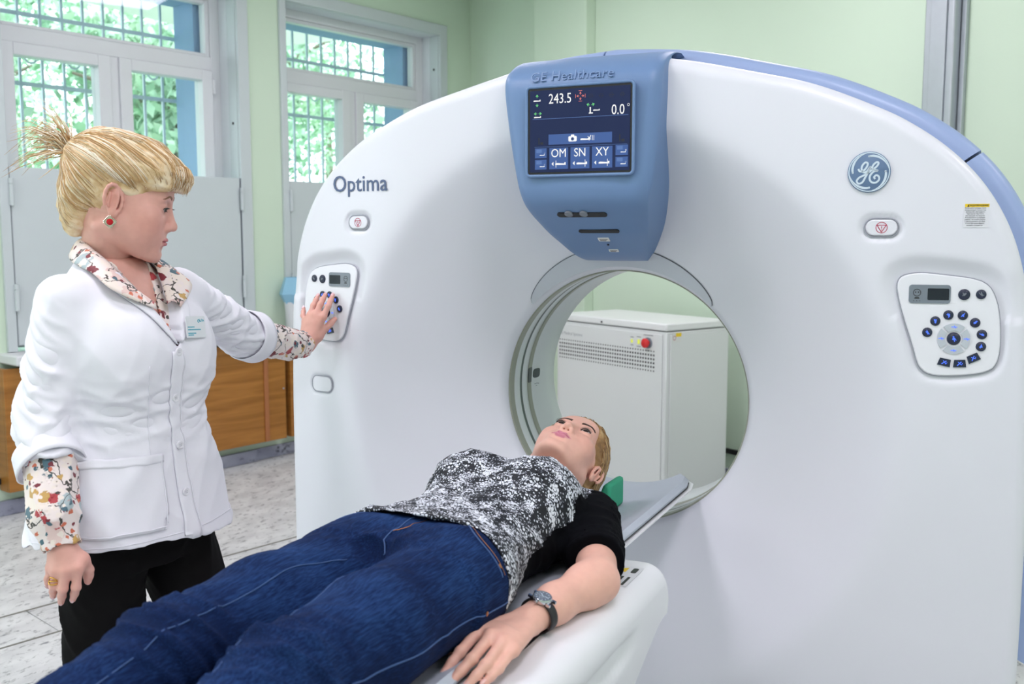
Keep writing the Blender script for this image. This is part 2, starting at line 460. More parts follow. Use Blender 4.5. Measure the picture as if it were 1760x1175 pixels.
# steel post on the back wall
pr = empty('steel_post', BM_ @ Vector((4.03, .05, 0)))
tag(pr, 'brushed steel post standing against the green wall above the scanner right shoulder', 'post')
Mw = Matrix.Translation(-Vector(pr.location)) @ BM_
MB().box((3.955, .001, 0), (4.105, .085, ROOM_H), 0, Mw).build('channel', M_STEEL, pr, bevel=.008)
MB().box((3.99, .086, 0), (4.07, .096, ROOM_H), 0, Mw).build('cover_strip', M_STEEL, pr, bevel=.003)
MB().box((3.93, .001, 0), (3.953, .03, ROOM_H), 0, Mw).build('side_flange', M_STEEL, pr, bevel=.003)
MB().box((4.107, .001, 0), (4.13, .03, ROOM_H), 0, Mw).build('side_flange', M_STEEL, pr, bevel=.003)

# ceiling lamps out of view, added with housings to light the room
M_LAMP = mat('added_lamp_diffuser', (.9, .9, .9), .5, var=0, emit=(1, .93, 1.0), estr=6.0)
LAMP_LABELS = ['ceiling lamp over the patient table, left', 'ceiling lamp over the patient table, right', 'ceiling lamp nearest the front wall, left', 'ceiling lamp nearest the front wall, right', 'ceiling lamp close to the right wall, front', 'ceiling lamp close to the window wall, front', 'ceiling lamp over the floor left of the scanner', 'ceiling lamp in the far corner by the windows', 'ceiling lamp above the power cabinet', 'ceiling lamp close to the right wall, beside the scanner']
for k, (lx, ly) in enumerate(LAMP_SPOTS):
    r = empty('added_ceiling_lamp', (lx, ly, ROOM_H))
    tag(r, 'added unseen square white ' + LAMP_LABELS[k], 'lamp', 'added ceiling lamps')
    mb = MB()
    for lo, hi in (((-.32, -.32, -.05), (.32, -.295, -.001)), ((-.32, .295, -.05), (.32, .32, -.001)), ((-.32, -.295, -.05), (-.295, .295, -.001)), ((.295, -.295, -.05), (.32, .295, -.001))): mb.box(lo, hi)
    mb.build('housing', M_FRAME, r)
    MB().box((-.295, -.295, -.03), (.295, .295, -.02)).build('diffuser', M_LAMP, r)
    ld = bpy.data.lights.new('added_lamp_light', 'AREA'); ld.shape = 'SQUARE'; ld.size = .58; ld.energy = LAMP_POWER_FRONT if k in (2, 3) else (LAMP_POWER if k < 6 else LAMP_POWER_BACK); ld.color = (1, .915, 1.03)
    lo = bpy.data.objects.new('added_lamp_light', ld); COL.objects.link(lo); lo.parent = r; lo.location = (0, 0, -.055)

# garden outside: trees with leafy crowns, hedge and lawn
def m_leaf():
    m, nt, b = nmat('leaf_green')
    N, L = nt.nodes, nt.links
    tc = N.new('ShaderNodeTexCoord'); no = N.new('ShaderNodeTexNoise'); no.inputs['Scale'].default_value = 1.3; no.inputs['Detail'].default_value = 4
    L.new(tc.outputs['Object'], no.inputs[0])
    r = ramp(nt, [(.3, srgb(112, 152, 134)), (.5, srgb(168, 202, 176)), (.7, srgb(220, 235, 214))])
    L.new(no.outputs[0], r.inputs[0]); L.new(r.outputs[0], b.inputs['Base Color'])
    b.inputs['Roughness'].default_value = .5
    b.inputs['Transmission Weight'].default_value = .0
    return m
M_LEAF = m_leaf(); M_BARK = mat('bark', srgb(120, 110, 100), .9, var=.2)
M_GRASS = mat('lawn', srgb(120, 170, 110), .9, var=.3, scale=4)
def tree(t, d, h, rad, label, seed, cz=None):
    rg = np.random.default_rng(seed)
    base = WM @ Vector((t, -d, -.6))
    r = empty('garden_tree', base); tag(r, label, 'tree', 'garden trees outside the windows')
    mb = MB(); top = h * .75
    mb.tube([(0, 0, 0), (.05, .03, top * .5), (0, .05, top)], [.16, .12, .05], 8)
    for k in range(7):
        a = rg.uniform(0, 6.28); z = top * rg.uniform(.35, .95); l = rad * rg.uniform(.5, .9)
        mb.tube([(0, 0, z), (l * .5 * math.cos(a), l * .5 * math.sin(a), z + l * .25), (l * math.cos(a), l * math.sin(a), z + l * .4)], [.05, .035, .015], 5)
    mb.build('trunk', M_BARK, r, auto=60)
    n = 6000
    cc = []
    for k in range(16):
        a = rg.uniform(0, 6.28); rr = rad * math.sqrt(rg.uniform(0, 1)) * .75
        cc.append((rr * math.cos(a), rr * math.sin(a), h * rg.uniform(.38, .95)))
    cc = np.array(cc)
    p = cc[rg.integers(0, 16, n)] + rg.normal(0, rad * .24, (n, 3))
    p[:, 2] = np.maximum(p[:, 2], h * .2)
    a1 = rg.normal(size=(n, 3)); a1 /= np.linalg.norm(a1, axis=1)[:, None]
    a2 = np.cross(a1, rg.normal(size=(n, 3))); a2 /= np.linalg.norm(a2, axis=1)[:, None]
    s = rg.uniform(.05, .1, n)[:, None]
    v = np.stack([p - a1 * s, p + a2 * s * .55, p + a1 * s, p - a2 * s * .55], 1).reshape(-1, 3)
    f = np.arange(n * 4).reshape(-1, 4)
    lo = mesh_obj('foliage', v, f, M_LEAF, r); lo['kind'] = 'stuff'
for (t_, d_, h_, r_, lb, sd) in ((-1.3, 3.8, 4.4, 1.2, 'leafy tree seen through the left sash of the left window', 1), (2.0, 4.3, 4.8, 1.2, 'leafy tree seen through the right sash of the left window', 2),
    (5.3, 3.6, 4.6, 1.2, 'leafy tree seen through the left sash of the window beside the scanner', 3), (8.2, 4.8, 5.0, 1.5, 'leafy tree seen through the right sash of the window beside the scanner', 4),
    (1.6, 8.0, 6.6, 1.8, 'tall leafy tree far back in the garden, behind the left window', 5), (7.0, 9.0, 6.8, 1.8, 'tall leafy tree far back in the garden, between the windows', 6), (12.8, 9.4, 7.0, 1.9, 'tall leafy tree far back in the garden, behind the window beside the scanner', 7), (-4.0, 9.0, 6.6, 1.8, 'tall leafy tree far back in the garden, leftmost', 8), (6.0, 16.5, 9.0, 2.2, 'tallest leafy tree at the garden edge, left', 9), (14.5, 16.2, 9.2, 2.3, 'tallest leafy tree at the garden edge, middle', 10), (22.5, 15.5, 9.0, 2.2, 'tallest leafy tree at the garden edge, right', 11)):
    tree(t_, d_, h_, r_, lb, sd)
mb = MB().box((-16, -32, -.75), (30, -.6, -.62), 0, WM); tag(mb.build('ground', M_GRASS), kind='structure', label='lawn of the garden outside the windows')
# ================================================================== THE SCANNER GANTRY
ISO = 1.02                                     # height of the bore centre
BORE_R = .36
CONE = .25                                     # how far the bore ring lies behind the front face
gantry = empty('ct_scanner', (0, .2, 0))
tag(gantry, 'large white ring-shaped CT scanner with blue display console above its round bore', 'CT scanner')
GO = Vector((0, .2, 0))
def g_base(x, z):
    """depth of the front cover (numpy), without the panel recesses"""
    r = np.hypot(x, z - ISO)
    s = np.maximum(0, np.abs(x) - .35)
    R0 = .745
    q = R0 - r
    g = (np.sqrt(q * q + .026 ** 2) + q) / 2
    cone = CONE * g / (R0 - BORE_R) * 1.0
    low = .10 * np.clip((.55 - z) / .55, 0, 1) ** 2          # the foot falls back a little
    return -CONE + .17 * s * s + cone + low * .6
PAN = {}                                       # recessed control panels: centre, yaw
PAN_OUT = smooth_poly([(-.124, .118), (-.089, .134), (-.03, .131), (.052, .117), (.083, .079), (.095, .010), (.092, -.061), (.062, -.090), (-.03, -.100), (-.07, -.084), (-.088, -.034), (-.12, .068)], 4)
PAN_OUT = [np.array(p) for p in PAN_OUT]
def poly_sd(px, pz, poly):
    """signed distance to a closed 2-D polygon, vectorised (negative inside)"""
    d = np.full(px.shape, 1e9); inside = np.zeros(px.shape, bool)
    n = len(poly)
    for i in range(n):
        a = poly[i]; b = poly[(i + 1) % n]
        e = b - a; wx = px - a[0]; wz = pz - a[1]
        t = np.clip((wx * e[0] + wz * e[1]) / (e @ e + 1e-12), 0, 1)
        d = np.minimum(d, np.hypot(wx - e[0] * t, wz - e[1] * t))
        c = ((a[1] > pz) != (b[1] > pz)) & (px < (b[0] - a[0]) * (pz - a[1]) / (b[1] - a[1] + 1e-12) + a[0])
        inside ^= c
    return np.where(inside, -d, d)
PC = (.86, 1.26)
YAWP = math.radians(10.5)
PAN_DEPTH = .014
def sstep(a, b, t):
    q = np.clip((t - a) / (b - a), 0, 1)
    return q * q * (3 - 2 * q)
ESTOP = [(-.725, 1.513), (.699, 1.495)]
def g_front(x, z):
    y = g_base(x, z)
    x = np.asarray(x, float); z = np.asarray(z, float)
    for s in (1, -1):
        m = (np.abs(x - s * PC[0]) < .22) & (np.abs(z - PC[1] - .02) < .24)
        if m.any():
            lx = (x[m] * s - PC[0]) / math.cos(YAWP); lz = z[m] - PC[1]
            sd = poly_sd(lx, lz, PAN_OUT)
            wid = np.where(lz > .03, .045, .02)
            k = 1 - sstep(.004, 1.0, sd / wid)
            # plate plane
            yp = g_base(np.array(s * PC[0]), np.array(PC[1])) + PAN_DEPTH + np.tan(YAWP) * (x[m] * s - PC[0]) - .12 * (lz) * -1 * .35
            y[m] = y[m] * (1 - k) + yp * k
    for (ex, ez) in ESTOP + [(-.882, 1.028)]:
        m = (np.abs(x - ex) < .08) & (np.abs(z - ez) < .06)
        if m.any():
            qx = np.maximum(np.abs(x[m] - ex) - .018, 0); sd = np.hypot(qx, z[m] - ez) - .0245
            y[m] += .006 * (1 - sstep(0, .009, sd))
    return y
def g_frame(x, z, off=0.):
    """local frame on the front cover: x along the cover, y up, z out of it"""
    e = .01
    y0 = float(g_base(np.array(x), np.array(z)))
    yx = float(g_base(np.array(x + e), np.array(z))); yz = float(g_base(np.array(x), np.array(z + e)))
    tx = Vector((e, yx - y0, 0)).normalized(); tz = Vector((0, yz - y0, e))
    nn = tx.cross(tz).normalized()              # points to -y
    ty = nn.cross(tx)
    p = Vector((x, y0, z)) + nn * off - GO
    return Matrix(((tx.x, ty.x, nn.x, p.x), (tx.y, ty.y, nn.y, p.y), (tx.z, ty.z, nn.z, p.z), (0, 0, 0, 1)))

half = [(0, 1.925), (.2, 1.908), (.41, 1.861), (.54, 1.826), (.67, 1.772), (.75, 1.73), (.83, 1.672), (.90, 1.60), (.955, 1.51), (.99, 1.41), (1.012, 1.28), (1.022, 1.1), (1.026, .9), (1.026, .5), (1.02, .12)]
hs = smooth_poly(half, 6, closed=False)
OUTL = [np.array(p) for p in hs] + [np.array((1.0, .03)), np.array((.0, .03))]
OUTL = OUTL + [np.array((-p[0], p[1])) for p in OUTL[::-1][1:-1]]
OUTL = OUTL[::-1]                               # closed, around the bore
def ray_out(th):
    """radius of the outline in direction th from the bore centre"""
    d = np.array((math.cos(th), math.sin(th))); o = np.array((0, ISO)); best = 0
    n = len(OUTL)
    for i in range(n):
        a = OUTL[i]; b = OUTL[(i + 1) % n]; e = b - a
        den = d[0] * e[1] - d[1] * e[0]
        if abs(den) < 1e-12: continue
        w = a - o
        t = (w[0] * e[1] - w[1] * e[0]) / den; q = (w[0] * d[1] - w[1] * d[0]) / den
        if t > 0 and -1e-6 <= q <= 1 + 1e-6: best = max(best, t)
    return best
NT, NR = 720, 150
ths = np.linspace(0, 2 * PI, NT, endpoint=False)
Rout = np.array([ray_out(t) for t in ths])
ER = .035
rows = []
# lip that rolls from the bore wall into the cone
r_in = BORE_R
for k in range(7):
    a = math.radians(90 * k / 6)
    rr = r_in + .018 * (1 - math.cos(a)) * 1.0
    yy0 = g_base(rr * np.cos(ths), ISO + rr * np.sin(ths))
    rows.append(np.stack([rr * np.cos(ths), yy0 + .018 * (1 - math.sin(a)), ISO + rr * np.sin(ths)], 1))
r0 = r_in + .018
for k in range(1, NR + 1):
    f = k / NR
    R = r0 + (Rout - ER - r0) * f
    X = R * np.cos(ths); Z = ISO + R * np.sin(ths)
    rows.append(np.stack([X, g_front(X, Z), Z], 1))
yl = rows[-1][:, 1]
for k in range(1, 9):
    a = math.radians(90 * k / 8)
    R = Rout - ER + ER * math.sin(a)
    rows.append(np.stack([R * np.cos(ths), yl + ER * (1 - math.cos(a)), ISO + R * np.sin(ths)], 1))
rows.append(np.stack([Rout * np.cos(ths), np.full(NT, -.075), ISO + Rout * np.sin(ths)], 1))
V = np.concatenate(rows) - np.array(GO)
nr = len(rows)
ii, jj = np.meshgrid(np.arange(nr - 1), np.arange(NT), indexing='ij')
j2 = (jj + 1) % NT
Fq = np.stack([ii * NT + jj, (ii + 1) * NT + jj, (ii + 1) * NT + j2, ii * NT + j2], -1).reshape(-1, 4)
front = mesh_obj('front_cover', V, Fq, M_WHITE, gantry, smooth=True)
front['label'] = 'white front cover with a wide cone around the bore'

# shells behind: offset outline loft
def out_loft(prof, name, m, th0=0., th1=2 * PI, n=360, dark=None):
    """prof: (outward offset, depth y) pairs swept around the outline between two directions"""
    full = abs(th1 - th0 - 2 * PI) < 1e-6
    tt = np.linspace(th0, th1, n, endpoint=not full)
    Ro = np.interp(np.mod(tt, 2 * PI), np.append(ths, 2 * PI), np.append(Rout, Rout[0]))
    vs = []
    for (o_, y_) in prof:
        R = Ro + o_
        z = np.maximum(ISO + R * np.sin(tt), .02)
        vs.append(np.stack([R * np.cos(tt), np.full(n, y_), z], 1))
    vs = np.concatenate(vs) - np.array(GO)
    k = len(prof); fs = []
    cn = n if full else n - 1
    for i in range(k - 1):
        for j in range(cn):
            fs.append((i * n + j, (i + 1) * n + j, (i + 1) * n + (j + 1) % n, i * n + (j + 1) % n))
    if not full:
        fs.append(tuple(i * n for i in range(k))); fs.append(tuple(i * n + n - 1 for i in range(k - 1, -1, -1)))
    o = mesh_obj(name, vs, fs, m, gantry)
    smooth_by_angle(o.data, 50)
    return o
out_loft([(-.05, -.08), (-.018, -.08), (-.018, .2), (-.05, .2)], 'inner_seam', M_DARKSEAM)
def band_prof(h):
    p = [(-.03, -.085)]
    for k in range(9):
        a = math.radians(180 - 90 * k / 8)
        p.append((h - .035 + .035 * math.sin(a), -.05 + .035 * math.cos(a)))
    for k in range(9):
        a = math.radians(90 - 90 * k / 8)
        p.append((h - .03 + .03 * math.sin(a), .06 + .03 * math.cos(a)))
    p.append((-.03, .09))
    return p
seams = [math.radians(a) for a in (-28, 36, 91.8, 148, 208)]
for k in range(4):
    g_ = .006
    out_loft(band_prof(.046), 'trim_segment', M_BAND, seams[k] + g_ * .5, seams[k + 1] - g_ * .5, 120)
out_loft([(-.05, .1), (.0, .1), (.012, .13), (.012, .5), (-.05, .66), (-.12, .7)], 'rear_shell', M_WHITE)

# bore: bands, liner, rear cone and rear cover
def ring(name, m, prof, n=128, parent=gantry, lab=None):
    """prof: (radius, y) around the bore axis"""
    vs = []; fs = []
    for (r, y) in prof:
        for j in range(n):
            a = 2 * PI * j / n
            vs.append(Vector((r * math.cos(a), y, ISO + r * math.sin(a))) - GO)
    for i in range(len(prof) - 1):
        for j in range(n):
            fs.append((i * n + j, i * n + (j + 1) % n, (i + 1) * n + (j + 1) % n, (i + 1) * n + j))
    o = mesh_obj(name, vs, fs, m, parent)
    smooth_by_angle(o.data, 40)
    if lab: o['label'] = lab
    return o
M_OLIVE = mat('bore_seal_olive', srgb(150, 154, 140), .35, var=.06, scale=12)
M_DGREEN = mat('bore_window_dark', srgb(66, 82, 78), .3, var=.05, scale=10)
M_LINER = mat('bore_liner_white', srgb(214, 220, 222), .3, var=.008, coat=.2)
Y0 = float(g_base(np.array(BORE_R), np.array(ISO))) + .018
ring('bore_seal', M_OLIVE, [(BORE_R, Y0), (BORE_R - .004, Y0 + .002), (BORE_R - .004, Y0 + .032), (BORE_R, Y0 + .034)])
ring('bore_band', M_LINER, [(BORE_R, Y0 + .034), (BORE_R - .001, Y0 + .036), (BORE_R - .001, Y0 + .078), (BORE_R, Y0 + .08)])
ring('x_ray_window', M_DGREEN, [(BORE_R, Y0 + .08), (BORE_R, Y0 + .095)])
ring('bore_band', M_LINER, [(BORE_R, Y0 + .095), (BORE_R - .001, Y0 + .097), (BORE_R - .001, Y0 + .132), (BORE_R, Y0 + .134)])
ring('bore_seal', M_OLIVE, [(BORE_R, Y0 + .134), (BORE_R - .003, Y0 + .136), (BORE_R - .003, Y0 + .158), (BORE_R, Y0 + .16)])
ring('bore_liner', M_LINER, [(BORE_R, Y0 + .16), (BORE_R - .002, Y0 + .164), (BORE_R - .002, Y0 + .34), (BORE_R + .01, Y0 + .37), (BORE_R + .22, .70), (BORE_R + .26, .705)])
# rear cover: ring between rear cone and shell
vs = []; n = 360
tt = np.linspace(0, 2 * PI, n, endpoint=False); Ro = np.interp(tt, np.append(ths, 2 * PI), np.append(Rout, Rout[0]))
A = np.stack([(BORE_R + .25) * np.cos(tt), np.full(n, .704), ISO + (BORE_R + .25) * np.sin(tt)], 1)
R2 = Ro - .118
Bq = np.stack([R2 * np.cos(tt), np.full(n, .70), np.maximum(ISO + R2 * np.sin(tt), .02)], 1)
mesh_obj('rear_cover', np.concatenate([A, Bq]) - np.array(GO), [(j, n + j, n + (j + 1) % n, (j + 1) % n) for j in range(n)], M_WHITE, gantry, smooth=True)
# positioning-laser switch inside the bore
def bore_patch(name, m, a0, a1, y0, y1, r=BORE_R - .004, parent=gantry, rc=.3):
    mb = MB(); k = 10
    ca, cy = (a0 + a1) / 2, (y0 + y1) / 2
    pts = rrect(1, 1, rc, 5)
    ha, hy = (a1 - a0), (y1 - y0)
    ov = []
    for rr in (r, r + .006):
        for (p, q) in pts:
            a = ca + p * ha; y = cy + q * hy
            ov.append(Vector((rr * math.cos(a), y, ISO + rr * math.sin(a))) - GO)
    n_ = len(pts)
    mb.add(ov, [tuple(range(n_))] + [(i, n_ + i, n_ + (i + 1) % n_, (i + 1) % n_) for i in range(n_)])
    return mb.build(name, m, parent)
bore_patch('laser_window', mat('dark_glass', srgb(46, 58, 58), .12, var=0), math.radians(174.3), math.radians(179), Y0 + .172, Y0 + .222)
bore_patch('sensor_patch', mat('dark_sensor', srgb(62, 68, 70), .3, var=0), math.radians(172.8), math.radians(180.5), Y0 + .135, Y0 + .158, rc=.1)
mb = MB()
for (aa, yy) in ((182, .186), (182, .2), (182.3, .212), (183, .196)):
    a = math.radians(aa); r = BORE_R - .0035
    p = Vector((r * math.cos(a), Y0 + yy, ISO + r * math.sin(a))) - GO
    mb.box(p + Vector((0, -.004, -.001)), p + Vector((.0008, .004, .001)))
mb.build('laser_marking', M_GREY, gantry)

# crescent cover above the bore
m_cres = mat('crescent_plastic', srgb(200, 206, 214), .25, var=.01, coat=.3)
def crescent(off, r_pad, name, m):
    n, k = 72, 8; vs = []; fs = []
    for i in range(n + 1):
        f = i / n
        th = math.radians(46 + 90 * f)
        w = (.003 + .052 * math.sin(PI * f) ** .55) + r_pad
        for j in range(k + 1):
            r = BORE_R + .012 + (w) * j / k
            x, z = r * math.cos(th), ISO + r * math.sin(th)
            fr_ = g_frame(x, z, off)
            vs.append(fr_.to_translation())
    for i in range(n):
        for j in range(k):
            a = i * (k + 1) + j
            fs.append((a, a + 1, a + k + 2, a + k + 1))
    return mesh_obj(name, vs, fs, m, gantry, smooth=True)
crescent(.0015, .0016, 'crescent_seam', M_GREY)
crescent(.0035, 0, 'laser_crescent', m_cres)

# ---- display console
CZ = [1.938, 1.928, 1.908, 1.88, 1.85, 1.80, 1.70, 1.62, 1.585, 1.555, 1.53, 1.505, 1.48, 1.455, 1.43, 1.408]
CY = [-.15, -.215, -.268, -.310, -.327, -.331, -.334, -.336, -.334, -.322, -.296, -.262, -.228, -.185, -.14, -.098]
CL = [-0.219, -0.220, -0.221, -0.220, -0.217, -0.211, -0.195, -0.179, -0.171, -0.163, -0.155, -0.145, -0.133, -0.119, -0.106, -0.088]
CR = [0.192, 0.196, 0.198, 0.199, 0.199, 0.198, 0.192, 0.183, 0.176, 0.168, 0.160, 0.150, 0.137, 0.122, 0.105, 0.085]
def cint(a, z):
    return float(np.interp(-z, [-q for q in CZ], a))
nz, nx = 90, 48
zz = []
for k in range(nz + 1):
    f = k / nz
    zz.append(CZ[0] + (CZ[-1] - CZ[0]) * f)
sp = lambda a: smooth_poly([(CZ[i], a[i]) for i in range(len(CZ))], 8, closed=False)
SY, SL, SR = sp(CY), sp(CL), sp(CR)
def sint(s, z): return float(np.interp(-z, [-p[0] for p in s], [p[1] for p in s]))
vs = []; fs = []
def con_y(u, z):
    yc = sint(SY, z)
    e = abs(u)
    yb = yc + .010 * u * u
    return yb
for k, z in enumerate(zz):
    l, r = sint(SL, z), sint(SR, z)
    c, h = (l + r) / 2, (r - l) / 2
    for j in range(nx + 1):
        u = -1 + 2 * j / nx
        # squeeze columns to the edges
        uu = math.copysign(1 - (1 - abs(u)) ** 1.6, u)
        x = c + h * uu
        y = con_y(uu, z)
        d = (1 - abs(uu)) * h
        er = .03
        if d < er:
            y += er * .8 * (1 - math.sqrt(max(0, 1 - (1 - d / er) ** 2)))
        db = (z - CZ[-1])
        if db < .02: y += .02 * (1 - math.sqrt(max(0, 1 - (1 - db / .02) ** 2)))
        vs.append(Vector((x, y, z)) - GO)
for k in range(nz):
    for j in range(nx):
        a = k * (nx + 1) + j
        fs.append((a, a + nx + 1, a + nx + 2, a + 1))
# skirt back into the cover
ring_ids = [k * (nx + 1) for k in range(nz + 1)] + [nz * (nx + 1) + j for j in range(1, nx + 1)] + [k * (nx + 1) + nx for k in range(nz - 1, -1, -1)]
base_n = len(vs)
for i_ in ring_ids:
    p = vs[i_] + GO
    yb = float(g_base(np.array(p.x), np.array(min(p.z, 1.90)))) + .03
    vs.append(Vector((p.x, max(yb, p.y + .004), p.z)) - GO)
for q in range(len(ring_ids) - 1):
    fs.append((ring_ids[q], base_n + q, base_n + q + 1, ring_ids[q + 1]))
# top closing strip
vs += [Vector((p.x, p.y + .06, p.z - .01)) for p in [vs[j] for j in range(nx + 1)]]
tb = len(vs) - nx - 1
for j in range(nx): fs.append((j, j + 1, tb + j + 1, tb + j))
console = mesh_obj('display_console', vs, fs, M_BLUE, gantry, smooth=True)
console['label'] = 'blue shield-shaped console holding the touch screen'
for p_ in console.data.polygons: pass
bm = bmesh.new(); bm.from_mesh(console.data); bmesh.ops.recalc_face_normals(bm, faces=bm.faces); bm.to_mesh(console.data); bm.free()

def scr_frame(cx, cz, yy, tilt=0.):
    """screen-like frame facing the room: x right, y up, z towards the viewer (-y)"""
    M = Matrix(((1, 0, 0, cx - GO.x), (0, 0, -1, yy - GO.y), (0, 1, 0, cz - GO.z), (0, 0, 0, 1)))
    return M @ Matrix.Rotation(tilt, 4, 'X')
# screen
def m_screen():
    m, nt, b = nmat('screen_glow')
    b.inputs['Base Color'].default_value = (.01, .012, .02, 1)
    b.inputs['Roughness'].default_value = .35; b.inputs['Specular IOR Level'].default_value = .15
    b.inputs['Emission Color'].default_value = c4(srgb(26, 38, 78)); b.inputs['Emission Strength'].default_value = .9
    return m
M_SCR = m_screen()
def glow(name, col, s=1.):
    return mat(name, (0.01, .01, .01), .4, var=0, emit=col, estr=s)
G_WHITE = glow('screen_white', (1, 1, 1), .95); G_GREEN = glow('screen_green', srgb(110, 220, 130), .9); G_RED = glow('screen_red', srgb(240, 130, 120), .9)
G_BTN = glow('screen_button', srgb(52, 88, 156), .95); G_BTN2 = glow('screen_button_light', srgb(84, 118, 180), .95); G_GREY = glow('screen_dim', srgb(70, 84, 120), .8); G_DARK = glow('screen_dark', srgb(16, 20, 40), .8)
SC = scr_frame(.004, 1.733, -.3405, 0)
SW, SH = .262, .200
bez = MB()
bez.prism(rrect(SW + .014, SH + .014, .006), -.012, .001, 0, SC)
bz = bez.build('screen_bezel', M_BLACK, console)
MB().prism(rrect(SW, SH, .002), .001, .0022, 0, SC).build('touch_screen', M_SCR, console)
# bezel surround, raised blue lip
mb = MB()
mb.tube([SC @ Vector((p[0], p[1], .001)) for p in rrect(SW + .018, SH + .018, .01)], .004, 8, closed=True)
mb.build('screen_surround', M_BLUE, console, smooth=True)
mb = MB()
mats = [G_WHITE, G_GREEN, G_RED, G_BTN, G_BTN2, G_GREY, G_DARK]
Z1 = .0024
px = lambda a: -SW / 2 + SW * a          # 0..1 across
pz = lambda b: SH / 2 - SH * b           # 0..1 down
add_text(mb, '243.5', .034, px(.31), pz(.115), Z1, 0, .0003, sx=.82)
add_text(mb, '0.0', .034, px(.885), pz(.285), Z1, 0, .0003, sx=.82)
mb.prism(circ(.0032, 14, px(.982), pz(.225)), Z1, Z1 + .0003, 0, SC) if False else None
def icon(fn): fn()
def R_(x0, y0, x1, y1, mi, z=Z1):
    mb.prism([(px(x0), pz(y1)), (px(x1), pz(y1)), (px(x1), pz(y0)), (px(x0), pz(y0))], z, z + .0003, mi)
def ringi(cx, cy, r, w, mi):
    n = 16; o = circ(r, n, cx, cy); i_ = circ(r - w, n, cx, cy)
    mb.add([(p[0], p[1], Z1 + .0003) for p in o + i_], [(k, (k + 1) % n, n + (k + 1) % n, n + k) for k in range(n)], mi)
ringi(px(.985), pz(.232), .0032, .0009, 0)
def arrow(cx, cy, dx, dy, s, mi):
    """arrow head at the tip with a short shaft"""
    d = np.array((dx, dy)); t = np.array((-dy, dx)); c = np.array((cx, cy))
    mb.prism([tuple(c + d * s), tuple(c + t * s * .8 - d * s * .1), tuple(c + t * s * .45 - d * s * .1), tuple(c + d * s * .4), tuple(c - t * s * .45 - d * s * .1), tuple(c - t * s * .8 - d * s * .1)], Z1, Z1 + .0003, mi)
    mb.prism([tuple(c + t * s * .14 + d * s * .6), tuple(c + t * s * .14 - d * s * .7), tuple(c - t * s * .14 - d * s * .7), tuple(c - t * s * .14 + d * s * .6)], Z1, Z1 + .0003, mi)
def patient_icon(cx, cy, w, mi, z=Z1):
    mb.prism([(cx - w / 2, cy - w * .07), (cx + w / 2, cy - w * .07), (cx + w / 2, cy - w * .02), (cx + w * .3, cy + w * .05), (cx - w * .35, cy + w * .1), (cx - w / 2, cy + w * .06)], z, z + .0003, mi)
    mb.prism(circ(w * .08, 10, cx + w * .42, cy + w * .08), z, z + .0003, mi)
patient_icon(px(.075), pz(.125), .019, 0); arrow(px(.075), pz(.07), 0, 1, .005, 1); arrow(px(.075), pz(.175), 0, -1, .005, 1)
patient_icon(px(.08), pz(.325), .019, 0); arrow(px(.062), pz(.28), -1, 0, .005, 1); arrow(px(.105), pz(.28), 1, 0, .005, 1)
cx, cy = px(.515), pz(.095)
for (dx, dy) in ((1, 0), (-1, 0), (0, 1), (0, -1)):
    arrow(cx + dx * .006, cy + dy * .006, dx, dy, .004, 2); 
    mb.prism([(cx + dx * .0125 - abs(dy) * .004 - .0005, cy + dy * .0125 - abs(dx) * .004 - .0005), (cx + dx * .0125 + abs(dy) * .004 + .0005, cy + dy * .0125 - abs(dx) * .004 - .0005), (cx + dx * .0125 + abs(dy) * .004 + .0005, cy + dy * .0125 + abs(dx) * .004 + .0005), (cx + dx * .0125 - abs(dy) * .004 - .0005, cy + dy * .0125 + abs(dx) * .004 + .0005)], Z1, Z1 + .0003, 2)
for q in (.62, .72, .82, .925): ringi(px(q), pz(.105), .005, .0008, 6); 
for q in (.62, .72, .82, .925): mb.prism([(px(q) - .006, pz(.105) - .0005), (px(q) + .006, pz(.105) - .0005), (px(q) + .006, pz(.105) + .0005), (px(q) - .006, pz(.105) + .0005)], Z1, Z1 + .0003, 6)
arrow(px(.595), pz(.205), -1, .3, .005, 1); arrow(px(.638), pz(.205), 1, .3, .005, 1)
R_(.608, .235, .62, .30, 0); R_(.60, .30, .64, .312, 0); patient_icon(px(.675), pz(.275), .017, 0)
R_(.03, .345, .985, .35, 4)
R_(.195, .54, .83, .665, 3)                       # the wide button with camera and patient
mb.prism(rrect(.022, .013, .003, 4, px(.44), pz(.603)), Z1 + .0004, Z1 + .0007, 0); mb.prism(rrect(.009, .006, .002, 4, px(.44), pz(.567)), Z1 + .0004, Z1 + .0007, 0)
mb.prism(circ(.0042, 14, px(.44), pz(.605)), Z1 + .0008, Z1 + .001, 3); mb.prism(circ(.0018, 10, px(.44), pz(.605)), Z1 + .0011, Z1 + .0013, 6)
patient_icon(px(.565), pz(.615), .024, 0, Z1 + .0004)
for q, a in ((.595, .5), (.61, 1.1), (.6, -.6)):
    mb.prism([(px(q) + .007 * math.cos(a) - .0008, pz(.60) + .007 * math.sin(a)), (px(q) - .004 * math.cos(a), pz(.60) - .007 * math.sin(a)), (px(q) - .004 * math.cos(a) + .0018, pz(.60) - .007 * math.sin(a)), (px(q) + .007 * math.cos(a) + .001, pz(.60) + .007 * math.sin(a))], Z1 + .0004, Z1 + .0007, 0)
for q in (.635, .65): R_(q, .57, q + .004, .63, 0, Z1 + .0004)
R_(.05, .688, .975, .6915, 4)
